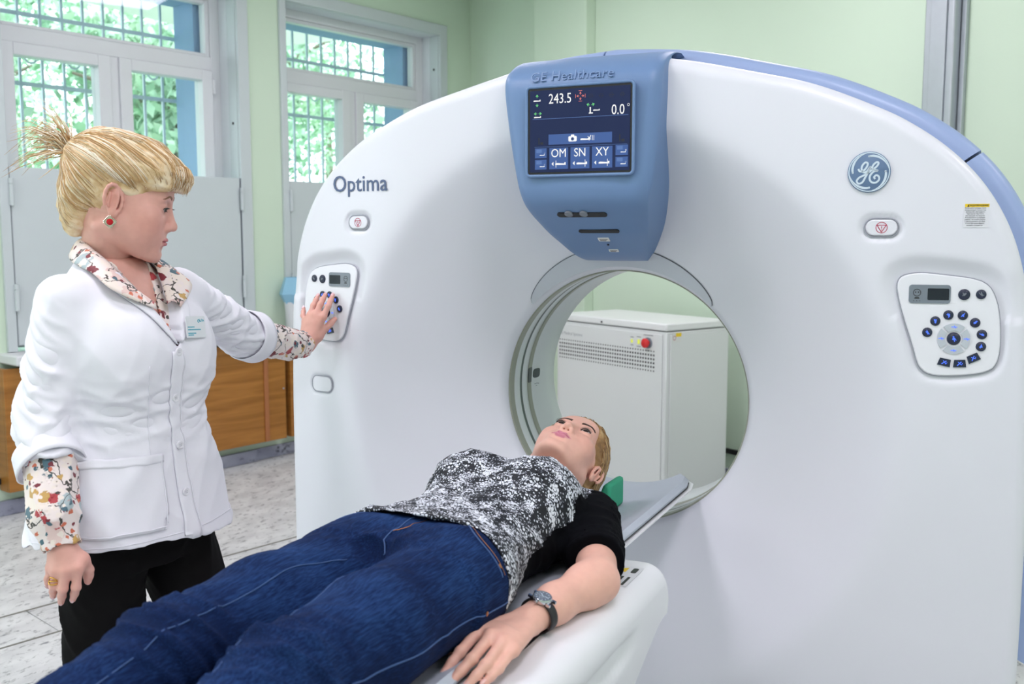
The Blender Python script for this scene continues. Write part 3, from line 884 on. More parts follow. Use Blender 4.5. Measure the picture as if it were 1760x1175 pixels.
for (q0, q1, s) in ((.205, .395, 'OM'), (.42, .61, 'SN'), (.635, .835, 'XY')):
    R_(q0, .705, q1, .965, 3)
    add_text(mb, s, .029, px((q0 + q1) / 2), pz(.775), Z1 + .0006, 0, .0003, sx=.9)
    patient_icon(px((q0 + q1) / 2 + .02), pz(.905), .028, 0, Z1 + .0004)
    mb.prism([(px(q0 + .022), pz(.90)), (px(q0 + .042), pz(.925)), (px(q0 + .042), pz(.875))], Z1 + .0004, Z1 + .0007, 0)
    R_((q0 + q1) / 2 + (.05 if s != 'OM' else -.03), .86, (q0 + q1) / 2 + (.055 if s != 'OM' else -.025), .945, 0, Z1 + .0005)
for (q0, b0) in ((.055, .705), (.055, .845), (.865, .70), (.865, .84)):
    R_(q0, b0, q0 + .12, b0 + .12, 3)
    R_(q0 + .015, b0 + .012, q0 + .07, b0 + .055, 4, Z1 + .0004)
    patient_icon(px(q0 + .075), pz(b0 + .085), .013, 0, Z1 + .0005)
    arrow(px(q0 + .1), pz(b0 + .06), 0, -1, .003, 0)
for q in (.09, .9): R_(q, .575, q + .01, .66, 6); R_(q + .02, .63, q + .05, .66, 6)
for i_ in range(len(mb.v)): mb.v[i_] = tuple(SC @ Vector(mb.v[i_]))
mb.build('screen_readout', mats, console)['label'] = 'lit screen readout of numbers, icons and buttons'
# embossed lettering, slots and stickers on the console
mb = MB(); add_text(mb, 'GE Healthcare', .036, 0, 0, 0, 0, .002, 1.04)
LM = scr_frame(-.024, 1.868, -.3225, math.radians(-19))
mb.v = [tuple(LM @ Vector(v)) for v in mb.v]
mb.build('embossed_lettering', M_BLUE, console)
def con_slot(x0, x1, z, h, name='speaker_slot'):
    yy = sint(SY, z) - .0005
    mb = MB(); mb.prism(rrect(x1 - x0, h, h * .48), -.01, .0012, 0, scr_frame((x0 + x1) / 2, z, yy, math.radians(58)))
    return mb.build(name, M_BLACK, console)
s1 = con_slot(-.072, .062, 1.528, .018); con_slot(-.035, .075, 1.487, .014)
mb = MB()
for xx in (-.038, .002): mb.lathe([(.011, 0), (.011, .004), (.006, .006)], 14, 0, scr_frame(xx, 1.532, sint(SY, 1.532) - .001, math.radians(58)))
mb.build('laser_lens', M_GREY, console, auto=40)
M_STICK = mat('sticker_white', srgb(226, 226, 224), .5, var=.02); M_INK = mat('sticker_ink', srgb(70, 72, 80), .6, var=0)
for (xx, z, w, h) in ((.022, 1.4665, .03, .016), (.031, 1.437, .026, .012)):
    fm = scr_frame(xx, z, sint(SY, z) - .001, math.radians(59))
    mb = MB(); mb.prism(rrect(w, h, .001), -.002, .0015, 0, fm)
    for k in range(3):
        mb.prism([(-w * .38, h * (.2 - .25 * k) - h * .05), (w * (.38 - .1 * k), h * (.2 - .25 * k) - h * .05), (w * (.38 - .1 * k), h * (.2 - .25 * k) + h * .05), (-w * .38, h * (.2 - .25 * k) + h * .05)], .0016, .0019, 1, fm)
    mb.build('sticker', [M_STICK, M_INK], console)
mb = MB(); mb.lathe([(.003, -.003), (.003, .002)], 10, 0, scr_frame(.025, 1.453, sint(SY, 1.453), math.radians(59))); mb.build('laser_hole', M_BLACK, console)

# ---- front lettering, emblem, stop buttons
M_INKBLUE = mat('optima_ink', srgb(84, 100, 134), .5, var=.02)
mb = MB(); add_text(mb, 'Optima', .066, 0, 0, .0006, 0, .001, 1.02, .0003); OF = g_frame(-.716, 1.622, .0005)
mb.v = [tuple(OF @ Vector(v)) for v in mb.v]; mb.build('optima_lettering', M_INKBLUE, gantry)['label'] = 'slate blue lettering reading Optima'
M_EMB = mat('emblem_blue', srgb(98, 124, 158), .4, var=.03); M_EMBW = mat('emblem_silver', srgb(206, 222, 234), .3, var=.02)
EF = g_frame(.668, 1.62, .001)
mb = MB(); ER_ = .046
mb.lathe([(ER_, -.002), (ER_, .003), (ER_ - .002, .0045), (0.001, .0045)], 48, 0, EF)
em = mb.build('round_emblem', M_EMB, gantry, auto=40); em['label'] = 'round blue emblem with curling white monogram'
mb = MB()
mb.v += []; n = 48
o_, i_ = circ(ER_ * .965, n), circ(ER_ * .915, n)
mb.add([EF @ Vector((p[0], p[1], .005)) for p in o_ + i_], [(k, (k + 1) % n, n + (k + 1) % n, n + k) for k in range(n)])
for (a0, a1, s) in ((95, 12, 1), (185, 275, 1)): pass
def swoosh(a0, a1):
    m_ = 16; pts = []; ww = []
    for k in range(m_ + 1):
        f = k / m_; a = math.radians(a0 + (a1 - a0) * f)
        r = ER_ * (.76 + .15 * f ** .8)
        pts.append((r * math.cos(a), r * math.sin(a))); ww.append(ER_ * (.13 * math.sin(PI * min(1, .12 + f * .9)) ** .6 * (1 - .75 * f) + .012))
    stroke(mb, pts, ww, .0046, .0052, 0, EF)
    mb.prism(circ(ww[0] * .62, 10, *pts[0]), .0046, .0052, 0, EF)
for a in (92, 182, 272, 2): swoosh(a, a - 82 if a in (92, 272) else a - 82)
# the two curling letters
def ecurve(pts, w=.0042): stroke(mb, [(p[0] * ER_, p[1] * ER_) for p in smooth_poly(pts, 6, closed=False)], w, .0046, .0054, 0, EF)
ecurve([(-.50, .16), (-.44, .04), (-.28, .05), (-.12, .24), (-.08, .42), (-.20, .46), (-.33, .30), (-.35, .10), (-.24, -.02), (-.10, .04), (.06, .26), (-.02, .04), (-.16, -.24), (-.30, -.50), (-.48, -.56), (-.56, -.42), (-.44, -.26), (-.20, -.14), (.12, .08)])
ecurve([(.12, .08), (.34, .26), (.42, .42), (.34, .47), (.20, .36), (.14, .20), (.22, .10), (.40, .06), (.22, .02), (.06, -.16), (.04, -.36), (.14, -.50), (.32, -.52), (.46, -.40), (.46, -.24), (.34, -.16), (.24, -.26), (.30, -.34)])
mb.build('emblem_monogram', M_EMBW, em)
M_REDINK = mat('stop_red', srgb(180, 30, 76), .5, var=0)
for (ex, ez) in ESTOP:
    fm = g_frame(ex, ez, -.007)
    mb = MB(); mb.prism(rrect(.068, .036, .0179, 10), -.002, .008, 0, fm)
    st = mb.build('stop_button', M_WHITE, gantry, bevel=.003); st['label'] = 'white oblong stop button with red triangle mark'
    mb = MB(); n = 32
    o_, i_ = circ(.0128, n), circ(.0113, n)
    mb.add([fm @ Vector((p[0], p[1], .0084)) for p in o_ + i_], [(k, (k + 1) % n, n + (k + 1) % n, n + k) for k in range(n)])
    tri = [(-.0098, .0055), (.0098, .0055), (0, -.0105)]
    for k in range(3): stroke(mb, [tri[k], tri[(k + 1) % 3]], .0016, .008, .0085, 0, fm)
    stroke(mb, [(0, .0032), (0, -.0022)], .0016, .008, .0086, 0, fm); mb.prism(circ(.001, 8, 0, -.0052), .008, .0086, 0, fm)
    mb.build('stop_mark', M_REDINK, st)
    mb = MB(); mb.tube([fm @ Vector((p[0], p[1], .0035)) for p in rrect(.074, .042, .0208, 10)], .0017, 6, closed=True); mb.build('stop_gasket', M_GASK, st)
fm = g_frame(-.882, 1.028, -.005)
mb = MB(); mb.prism(rrect(.08, .046, .019, 8), -.003, .0055, 0, fm); cb = mb.build('blank_cover', M_WHITE, gantry, bevel=.002); cb['label'] = 'blank oblong cover plate below the left panel'
mb = MB(); mb.tube([fm @ Vector((p[0], p[1], .0045)) for p in rrect(.084, .05, .021, 8)], .0014, 6, closed=True); mb.build('cover_gasket', M_GASK, cb)
# warning label
fm = g_frame(.892, 1.521, .0003)
M_YEL = mat('label_yellow', srgb(240, 205, 40), .5, var=0)
wl_w, wl_h = .052, .052
mb = MB(); mb.prism(rrect(wl_w, wl_h, .001), 0, .0007, 0, fm)
mb.prism([(-wl_w * .45, wl_h * .36), (wl_w * .5, wl_h * .36), (wl_w * .5, wl_h * .5), (-wl_w * .45, wl_h * .5)], .0007, .0011, 1, fm)
mb.prism([(-.019, .0195), (-.0145, .0195), (-.01675, .0245)], .0011, .0014, 2, fm)
add_text(mb, 'ПРЕДУПРЕЖДЕНИЕ', .0048, .004, .0222, .0014, 2, .0002, 1., .0001, fm, sx=.86)
lines = ['Включайте питание этого', 'оборудования только под', 'контролем обученного', 'персонала. Прочтите', 'инструкцию по технике', 'безопасности и порядок', 'работы. Не стойте рядом', 'с движущимися частями', 'стола при включённом', 'питании. Опасность.']
for k, s in enumerate(lines):
    add_text(mb, s, .0036, -.002, .0165 - .0042 * k, .0012, 3, .0002, 1., 0, fm, sx=.95)
mb.build('warning_label', [mat('label_white', srgb(224, 226, 232), .5, var=0), M_YEL, M_BLACK, M_INK], gantry)['label'] = 'small yellow and white printed warning label'

# ---- control panels
M_NAVY = mat('button_navy', srgb(34, 42, 66), .3, var=0); M_BGLOW = glow('button_blue_glow', srgb(70, 110, 255), 1.6); M_BGLOW2 = glow('button_deep_blue', srgb(20, 34, 170), .8)
M_SILV = mat('button_silver', srgb(196, 202, 212), .3, metal=.2, var=.02); M_LCD = mat('lcd_grey', srgb(122, 132, 142), .3, var=.02)
M_LCDS = mat('lcd_window', srgb(24, 30, 44), .08, var=0)
M_PLATE = mat('panel_white', srgb(232, 234, 240), .3, var=.005)
def sector(r0, r1, a0, a1, n=8):
    return [(r1 * math.cos(math.radians(a0 + (a1 - a0) * k / n)), r1 * math.sin(math.radians(a0 + (a1 - a0) * k / n))) for k in range(n + 1)] + [(r0 * math.cos(math.radians(a1 + (a0 - a1) * k / n)), r0 * math.sin(math.radians(a1 + (a0 - a1) * k / n))) for k in range(n + 1)]
def control_panel(s, label):
    y0 = float(g_base(np.array(s * PC[0]), np.array(PC[1]))) + PAN_DEPTH - .005
    M = Matrix.Translation(Vector((s * PC[0], y0, PC[1])) - GO) @ Matrix(((1, 0, 0, 0), (0, 0, -1, 0), (0, 1, 0, 0), (0, 0, 0, 1)))
    M = M @ Matrix.Rotation(s * YAWP, 4, 'Y') @ Matrix.Rotation(math.radians(-2.4), 4, 'X')
    T = lambda x: x * s
    def ol(pts): return pts if s > 0 else [(-p[0], p[1]) for p in pts][::-1]
    mb = MB(); mb.prism(ol([tuple(p * .985) for p in PAN_OUT]), -.004, .0055, 0, M)
    pl = mb.build('control_panel', M_PLATE, gantry, bevel=.0025); pl['label'] = label
    mb = MB(); mb.tube([M @ Vector((p[0], p[1], .001)) for p in ol([tuple(p * .995) for p in PAN_OUT])], .0013, 6, closed=True); mb.build('panel_gasket', M_GASK, pl)
    z = .0055
    # little display
    mb = MB(); mb.prism(rrect(.088, .042, .007, 5, T(-.056), .0855), z - .002, z + .002, 0, M); mb.prism(rrect(.045, .026, .002, 3, T(-.038), .0855), z + .002, z + .0026, 1, M)
    cx, cy = T(-.083), .0885
    n = 20; o_, i_ = circ(.0085, n, cx, cy), circ(.0072, n, cx, cy)
    mb.add([M @ Vector((p[0], p[1], z + .0024)) for p in o_ + i_], [(k, (k + 1) % n, n + (k + 1) % n, n + k) for k in range(n)], 2)
    for dx in (-.003, .003): mb.prism(circ(.0014, 8, cx + dx, cy + .001), z + .002, z + .0025, 2, M)
    mb.prism([(cx - .006, cy - .0135), (cx + .006, cy - .0135), (cx + .004, cy - .0105), (cx - .004, cy - .0105)], z + .002, z + .0025, 2, M)
    for dx in (-.0065, 0, .0065): mb.prism(circ(.001, 6, cx + dx, cy - .0185), z + .002, z + .0025, 2, M)
    mb.build('panel_display', [M_LCD, M_LCDS, M_BLACK], pl)
    def button(x, y, r, icon, lit=True, base=M_NAVY):
        mb = MB(); mb.lathe([(r, -.002), (r, .0022), (r - .0012, .0034), (.0005, .0036)], 20, 0, M @ Matrix.Translation((x, y, z)))
        w = .0014; q = r * .5; zz_ = z + .0036
        rg = random.Random(icon)
        for k in range(3):
            a = rg.uniform(0, PI); l = q * rg.uniform(.5, 1); ox, oy = rg.uniform(-.3, .3) * q, rg.uniform(-.3, .3) * q
            stroke(mb, [(x + ox - l * math.cos(a), y + oy - l * math.sin(a)), (x + ox + l * math.cos(a), y + oy + l * math.sin(a))], w, zz_, zz_ + .0005, 1, M)
        mb.prism(circ(q * .42, 8, x, y), zz_, zz_ + .0006, 1, M)
        mb.build('button', [base, M_BGLOW if lit else M_GREY], pl, auto=50)
    for k, (x, y) in enumerate(((-.058, -.001), (-.042, .025), (-.015, .039), (.015, .039), (.041, .023), (.056, -.003), (.055, -.030))):
        button(T(x), y, .0108, 10 + k)
    button(T(.016), .0855, .0125, 3, False); button(T(.051), .0865, .0108, 5, False)
    button(T(-.002), -.014, .0145, 41)
    for k, (x, y, a) in enumerate(((-.020, -.068, -10), (.012, -.070, 4), (.040, -.057, 28))):
        mb = MB(); Mb = M @ Matrix.Translation((T(x), y, z)) @ Matrix.Rotation(math.radians(a * s), 4, 'Z')
        mb.prism(ol([(-.0135, -.0075), (.0135, -.0085), (.0125, .0085), (-.0105, .009)]), -.002, .003, 0, Mb)
        stroke(mb, [(-.005, -.004), (.004, .004)], .0018, .003, .0035, 1, Mb); stroke(mb, [(-.003, .004), (.004, -.003), (.006, .001)], .0014, .003, .0035, 1, Mb)
        mb.build('button', [M_NAVY, M_BGLOW], pl)
    for k, a in enumerate((90, 0, 180, 270)):
        mb = MB(); Mb = M @ Matrix.Translation((T(-.002), -.014, z))
        mb.prism(sector(.0185, .0345, a - 40, a + 40), -.001, .0028, 0, Mb)
        ca, sa = math.cos(math.radians(a)) * .0265, math.sin(math.radians(a)) * .0265
        stroke(mb, [(ca - .006, sa), (ca + .006, sa)], .0014, .0028, .0033, 1, Mb); stroke(mb, [(ca, sa + .003), (ca + .002, sa - .003)], .0012, .0028, .0033, 1, Mb)
        mb.build('arrow_key', [M_SILV, M_BGLOW], pl)
    return pl, M
panR, PMR = control_panel(1, 'white control panel right of the bore with ring of lit buttons')
panL, PML = control_panel(-1, 'white control panel under the standing woman\'s hand')
# ================================================================== POWER CABINET BEHIND THE SCANNER
CA = Vector((-.6, 2.46, 0))
CMM = Matrix(((-BV.x, -BN.x, 0, 0), (-BV.y, -BN.y, 0, 0), (0, 0, 1, 0), (0, 0, 0, 1)))        # local: a to the left along the front, b backwards, z
cabinet = empty('power_cabinet', CA)
tag(cabinet, 'waist-high white steel power cabinet with vent grille and red button, seen through the bore', 'cabinet')
CWd, CDp, CHt = .93, .50, 1.0
MB().box((0.004, .004, .03), (CWd - .004, CDp, CHt - .045), 0, CMM).build('body', M_CAB, cabinet, bevel=.006)
MB().box((.02, .02, 0), (CWd - .02, CDp - .02, .03), 0, CMM).build('plinth', M_GREY, cabinet)
MB().box((0, 0, CHt - .04), (CWd, CDp, CHt), 0, CMM).build('lid', mat('cabinet_lid', srgb(236, 237, 237), .4, var=.01), cabinet, bevel=.008)
MB().box((.03, -.003, .05), (CWd - .03, .003, CHt - .06), 0, CMM).build('front_door', M_CAB, cabinet, bevel=.002)
MB().box((-.003, .03, .05), (.003, CDp - .02, CHt - .06), 0, CMM).build('side_panel', M_CAB, cabinet, bevel=.002)
# vent holes, row by row
mb = MB()
for rI in range(6):
    zz_ = .845 - rI * .0215
    for k in range(40):
        a = .09 + k * .0205
        r = .0062 if 1 <= rI <= 4 else .0045
        mb.prism([(a + r * math.cos(q), zz_ + r * math.sin(q)) for q in np.linspace(0, 2 * PI, 9)[:-1]], .0, .0006, 0, CMM @ Matrix(((1, 0, 0, 0), (0, 0, -1, -.0032), (0, 1, 0, 0), (0, 0, 0, 1))))
vh = mb.build('vent_hole_field', M_BLACK, cabinet); vh['kind'] = 'stuff'
CF = CMM @ Matrix(((1, 0, 0, 0), (0, 0, -1, -.003), (0, 1, 0, 0), (0, 0, 0, 1)))
mb = MB(); mb.lathe([(.03, 0), (.03, .006), (.024, .008)], 24, 0, CF @ Matrix.Translation((.134, .888, 0))); mb.build('button_collar', M_GREY, cabinet, auto=40)
mb = MB(); mb.lathe([(.018, .006), (.018, .018), (.026, .02), (.026, .03), (.022, .034), (.001, .036)], 24, 0, CF @ Matrix.Translation((.134, .888, 0))); mb.build('emergency_button', mat('button_red', srgb(214, 36, 40), .35, var=0), cabinet, auto=40)
for a, s in ((.207, .017), (.262, .013)):
    mb = MB(); mb.prism(rrect(s, s * 1.5, .003, 3, a, .888), 0, .004, 0, CF); mb.build('indicator_light', mat('indicator_yellow', srgb(226, 232, 90), .3, var=0, emit=srgb(226, 232, 90), estr=.25), cabinet, bevel=.001)
mb = MB()
MF = CF @ Matrix.Diagonal((-1, 1, 1, 1))
add_text(mb, 'GE Medical Systems', .026, -.79, .885, .0006, 0, .0004, 1., 0, MF)
for a, z_, w in ((-.134, .93, .075), (-.134, .845, .03), (-.207, .915, .034), (-.207, .862, .034), (-.262, .91, .026), (-.262, .866, .022)):
    mb.prism(rrect(w, .006, .001, 2, a, z_), 0, .0006, 0, MF)
mb.build('cabinet_lettering', mat('pale_grey_ink', srgb(170, 172, 176), .6, var=0), cabinet)['kind'] = 'stuff'
for (sa_, sz_) in ((.515, .976), (.06, .1)):
    mb = MB(); mb.lathe([(.006, 0), (.006, .004)], 10, 0, CF @ Matrix.Translation((sa_, sz_, 0))); mb.build('lid_screw', M_BLACK, cabinet)
CS = CMM @ Matrix(((0, 0, -1, -.003), (1, 0, 0, 0), (0, 1, 0, 0), (0, 0, 0, 1)))
mb = MB(); mb.prism(rrect(.07, .055, .002, 2, .075, .925), 0, .0008, 0, CS); mb.prism(rrect(.042, .02, .001, 2, .088, .938), .0008, .0012, 1, CS)
nn_ = 18; o_, i_ = circ(.012, nn_, .056, .922), circ(.0095, nn_, .056, .922)
mb.add([CS @ Vector((p[0], p[1], .0012)) for p in o_ + i_], [(k, (k + 1) % nn_, nn_ + (k + 1) % nn_, nn_ + k) for k in range(nn_)], 2)
mb.build('warning_sticker', [M_STICK, M_YEL, M_REDINK], cabinet)

# ================================================================== PATIENT TABLE
table = empty('patient_table', (0, -1.9, 0))
tag(table, 'long white patient table with padded cradle reaching into the scanner bore', 'patient table')
TO = Vector((0, -1.9, 0))
TOPZ = .775
def t_section(y):
    """half outlines of the base cover at this y: list of (x, z) from left bottom over the top to right bottom"""
    f = min(1, max(0, (-.66 - y) / .55)); f = f * f * (3 - 2 * f)
    L = .335 + .105 * f; Rr = .325
    endf = min(1, max(0, (-.60 - y) / .04)); rnd = math.sqrt(max(0, 1 - (1 - endf) ** 2))
    zt = TOPZ - .045 * (1 - rnd)
    # undercut of the gantry end
    zb = np.interp(-y, [.60, .64, .70, .80, .92, 1.05], [.655, .640, .60, .52, .38, .03])
    def side(w, s):
        p = []
        zm = max(zb, .03)
        er = .045
        for k in range(9):
            a = math.radians(90 * k / 8)
            p.append((w - er + er * math.sin(a), zt - er + er * math.cos(a)))
        for k in range(1, 41):
            g = k / 40
            z = zt - er + (zm - zt + er) * g
            taper = .10 * max(0, (zt - er - z) / .55) ** 1.3
            gr = 0
            if y < -.80:
                gr = .016 * math.exp(-((z - (zt - .105)) / .026) ** 4) * min(1, (-.80 - y) / .08)
            p.append((w - taper - gr, z))
        p.append((w * .3, zm))
        return [(s * a, b) for (a, b) in p]
    rt = side(Rr, 1); lf = side(L, -1)
    inner = [(.235, zt), (.228, zt - .006), (.222, zt - .05), (0, zt - .055), (-.222, zt - .05), (-.228, zt - .006), (-.235, zt)]
    return lf[::-1] + inner[::-1] + rt
ys = [-.60 - .04 * (1 - math.cos(math.radians(90 * k / 6))) for k in range(7)]
ys += list(np.linspace(-.66, -1.15, 26)) + list(np.linspace(-1.2, -3.3, 22))
secs = [t_section(y) for y in ys]
n = len(secs[0]); vs = []; fs = []
for y, s in zip(ys, secs):
    vs += [Vector((x, y, z)) - TO for (x, z) in s]
for i in range(len(ys) - 1):
    for j in range(n):
        j2 = (j + 1) % n
        fs.append((i * n + j, i * n + j2, (i + 1) * n + j2, (i + 1) * n + j))
fs.append(tuple(range(n - 1, -1, -1))); fs.append(tuple((len(ys) - 1) * n + j for j in range(n)))
bo = mesh_obj('base_cover', vs, fs, M_WHITE2, table)
smooth_by_angle(bo.data, 38)
MB().box(Vector((-.2, -.64, .66)) - TO, Vector((.2, -.585, .724)) - TO).build('cradle_support', M_WHITE2, table, bevel=.012)
# cradle: a shallow curved tray and its mattress
def tray(name, m, y0, y1, w, zc, rise, th, pw=2.2, ny=60, endround=.12, lip=0.):
    nx_ = 32; top = []; vs = []; fs = []
    for i in range(ny + 1):
        y = y0 + (y1 - y0) * i / ny
        d = max(0, (y - (y1 - endround)) / endround)
        ww = w * math.sqrt(max(.0, 1 - (d ** 2) * .35)) if d > 0 else w
        for lay in (0, 1):
            for j in range(nx_ + 1):
                u = -1 + 2 * j / nx_
                z = zc + rise * abs(u) ** pw
                e = 1 - max(0, (abs(u) - .94) / .06) ** 2 * .7
                zz_ = z + (th * e if lay else 0)
                if d > .8 and lay: zz_ -= th * .5 * ((d - .8) / .2) ** 2
                vs.append(Vector((u * ww, y, zz_ + lip * (d ** 2))) - TO)
    k = nx_ + 1
    for i in range(ny):
        for j in range(nx_):
            a = i * 2 * k + j
            b = a + 2 * k
            fs.append((a, b, b + 1, a + 1)); fs.append((a + k, a + k + 1, b + k + 1, b + k))
        a = i * 2 * k; b = a + 2 * k
        fs.append((a, a + k, b + k, b)); fs.append((a + nx_, b + nx_, b + k + nx_, a + k + nx_))
    for i in (0, ny):
        a = i * 2 * k
        for j in range(nx_):
            q = (a + j, a + j + 1, a + k + j + 1, a + k + j)
            fs.append(q if i == 0 else q[::-1])
    o = mesh_obj(name, vs, fs, m, table)
    bm = bmesh.new(); bm.from_mesh(o.data); bmesh.ops.recalc_face_normals(bm, faces=bm.faces); bm.to_mesh(o.data); bm.free()
    smooth_by_angle(o.data, 40)
    return o
tray('cradle', M_WHITE2, -3.25, .10, .215, .727, .052, .012)
M_PAD = mat('mattress_grey', srgb(186, 194, 206), .55, var=.03, scale=14, bump=.2, bscale=400)
tray('mattress', M_PAD, -3.2, .085, .205, .7405, .046, .022, lip=.006)
tray('mattress_edge', mat('mattress_piping', (.03, .032, .036), .6, var=0), -3.2, .082, .2075, .7395, .048, .0025)
# printed sticker on the table end
TS = Matrix.Translation(Vector((.268, -.735, TOPZ + .0003)) - TO) @ Matrix.Rotation(math.radians(90), 4, 'Z')
mb = MB(); mb.prism(rrect(.12, .05, .002, 2), 0, .0006, 0, TS)
mb.prism([(.02, .004), (.05, .004), (.035, .024)], .0006, .001, 1, TS)
for k in range(3): mb.prism(rrect(.05, .006, .001, 2, -.03, .014 - .014 * k), .0006, .001, 2, TS)
mb.prism(rrect(.03, .012, .004, 2, .036, -.012), .0006, .001, 2, TS)
mb.build('printed_sticker', [mat('sticker_clear', srgb(226, 228, 232), .4, var=0), M_YEL, M_BLACK], table)
# green foam head block
gb = MB()
gb.prism([(-.085, 0), (.085, 0), (.085, .075), (.066, .075), (.045, .020), (-.045, .020), (-.066, .075), (-.085, .075)], -.055, .055, 0, Matrix(((1, 0, 0, 0), (0, 0, -1, 0), (0, 1, 0, 0), (0, 0, 0, 1))))
hb = gb.build('head_block', mat('green_foam', srgb(56, 170, 132), .7, var=.04, bump=.3, bscale=300), None, bevel=.008)
hb.location = (-.005, -.245, .7695); tag(hb, 'green foam head block under the lying woman\'s head', 'head rest')

# small container with a pale blue liner on the far windowsill
bn = empty('lined_bin', WM @ Vector((.06, .115, SILL))); tag(bn, 'small white bin with pale blue liner on the sill beside the scanner', 'bin')
mb = MB(); mb.lathe([(.05, .0), (.065, .2), (.06, .2), (.045, .005)], 20); mb.build('bin_body', M_FRAME, bn, auto=40)
mb = MB(); mb.lathe([(.062, .16), (.095, .225), (.06, .335), (.055, .335), (.08, .225), (.06, .17)], 7); mb.build('liner', mat('pale_blue_film', srgb(150, 200, 228), .4, var=.03), bn)
# ================================================================== SOFT-FORM MODELLER (distance fields turned into meshes) for the people
def fast_mesh(name, V, F, m, parent=None, col=None, mi=None):
    me = bpy.data.meshes.new(name)
    nv, nf = len(V), len(F)
    me.vertices.add(nv); me.vertices.foreach_set('co', np.asarray(V, np.float32).ravel())
    me.loops.add(nf * 4); me.loops.foreach_set('vertex_index', np.asarray(F, np.int32).ravel())
    me.polygons.add(nf); me.polygons.foreach_set('loop_start', np.arange(0, nf * 4, 4, dtype=np.int32))
    me.polygons.foreach_set('use_smooth', np.ones(nf, bool))
    for mm in (m if isinstance(m, (list, tuple)) else [m]): me.materials.append(mm)
    if mi is not None: me.polygons.foreach_set('material_index', np.asarray(mi, np.int32))
    me.update(calc_edges=True); me.validate()
    if col is not None:
        a = me.color_attributes.new('tint', 'FLOAT_COLOR', 'POINT')
        c = np.ones((nv, 4), np.float32); c[:, :3] = col
        a.data.foreach_set('color', c.ravel())
    o = bpy.data.objects.new(name, me)
    return link(o, parent)
class Field:
    def __init__(s, lo, hi, h):
        s.lo = np.array(lo, float); s.h = h
        s.n = np.ceil((np.array(hi, float) - s.lo) / h).astype(int) + 1
        s.F = np.full(s.n, 1., np.float32)
    def reg(s, lo, hi):
        a = np.maximum(np.floor((np.array(lo) - s.lo) / s.h).astype(int), 0); b = np.minimum(np.ceil((np.array(hi) - s.lo) / s.h).astype(int) + 1, s.n)
        if (b <= a).any(): return None, None
        sl = tuple(slice(a[k], b[k]) for k in range(3))
        ax = [(s.lo[k] + s.h * np.arange(a[k], b[k])).astype(np.float32) for k in range(3)]
        return sl, np.meshgrid(*ax, indexing='ij')
    def op(s, prim, k=.02, mode='u'):
        fn, lo, hi = prim
        pad = k + 3 * s.h
        sl, P = s.reg(np.array(lo) - pad, np.array(hi) + pad)
        if sl is None: return s
        d = fn(*P).astype(np.float32); F = s.F[sl]
        if mode == 'u':
            q = np.maximum(k - np.abs(F - d), 0) / max(k, 1e-6)
            s.F[sl] = np.minimum(F, d) - q * q * k * .25
        elif mode == 's':
            d = -d
            q = np.maximum(k - np.abs(F - d), 0) / max(k, 1e-6)
            s.F[sl] = np.maximum(F, d) + q * q * k * .25
        return s
    def grid(s):
        return np.meshgrid(*[(s.lo[k] + s.h * np.arange(s.n[k])).astype(np.float32) for k in range(3)], indexing='ij')
    def mesh(s, smooth=1):
        F = s.F; S = F < 0
        n = np.array(F.shape) - 1
        c = np.zeros(n, np.int8)
        offs = [(i, j, k) for i in (0, 1) for j in (0, 1) for k in (0, 1)]
        for (i, j, k) in offs: c += S[i:i + n[0], j:j + n[1], k:k + n[2]]
        act = (c > 0) & (c < 8)
        idx = np.full(n, -1, np.int64); A = np.argwhere(act); idx[act] = np.arange(len(A))
        acc = np.zeros((len(A), 3)); cnt = np.zeros(len(A))
        for p in offs:
            for ax in range(3):
                if p[ax]: continue
                q = list(p); q[ax] = 1
                f0 = F[A[:, 0] + p[0], A[:, 1] + p[1], A[:, 2] + p[2]]; f1 = F[A[:, 0] + q[0], A[:, 1] + q[1], A[:, 2] + q[2]]
                m = (f0 < 0) != (f1 < 0)
                t = f0[m] / (f0[m] - f1[m])
                pt = np.tile(np.array(p, float), (m.sum(), 1)); pt[:, ax] += t
                acc[m] += pt; cnt[m] += 1
        V = s.lo + s.h * (A + acc / cnt[:, None])
        faces = []
        for ax in range(3):
            o1, o2 = [(1, 2), (2, 0), (0, 1)][ax]
            sh = [slice(1, n[k]) for k in range(3)]; sh[ax] = slice(0, n[ax])
            a0 = S[tuple(sh)]; sh1 = list(sh); sh1[ax] = slice(1, n[ax] + 1); a1 = S[tuple(sh1)]
            E = np.argwhere(a0 != a1); flip = a0[a0 != a1]
            for k in range(3):
                if k != ax: E[:, k] += 1
            def cell(d1, d2):
                q = E.copy(); q[:, o1] -= d1; q[:, o2] -= d2
                return idx[q[:, 0], q[:, 1], q[:, 2]]
            Q = np.stack([cell(1, 1), cell(0, 1), cell(0, 0), cell(1, 0)], 1)
            Q[~flip] = Q[~flip][:, ::-1]
            faces.append(Q[(Q >= 0).all(1)])
        Fc = np.concatenate(faces)
        for _ in range(smooth): V = relax(V, Fc)
        return V, Fc
def relax(V, F, w=.5):
    s = np.zeros_like(V); c = np.zeros(len(V))
    for k in range(4):
        a, b = F[:, k], F[:, (k + 1) % 4]
        np.add.at(s, a, V[b]); np.add.at(s, b, V[a]); np.add.at(c, a, 1); np.add.at(c, b, 1)
    return V * (1 - w) + w * s / np.maximum(c, 1)[:, None]
def normals(V, F):
    nn = np.cross(V[F[:, 2]] - V[F[:, 0]], V[F[:, 3]] - V[F[:, 1]])
    out = np.zeros_like(V)
    for k in range(4): np.add.at(out, F[:, k], nn)
    return out / (np.linalg.norm(out, axis=1)[:, None] + 1e-12)
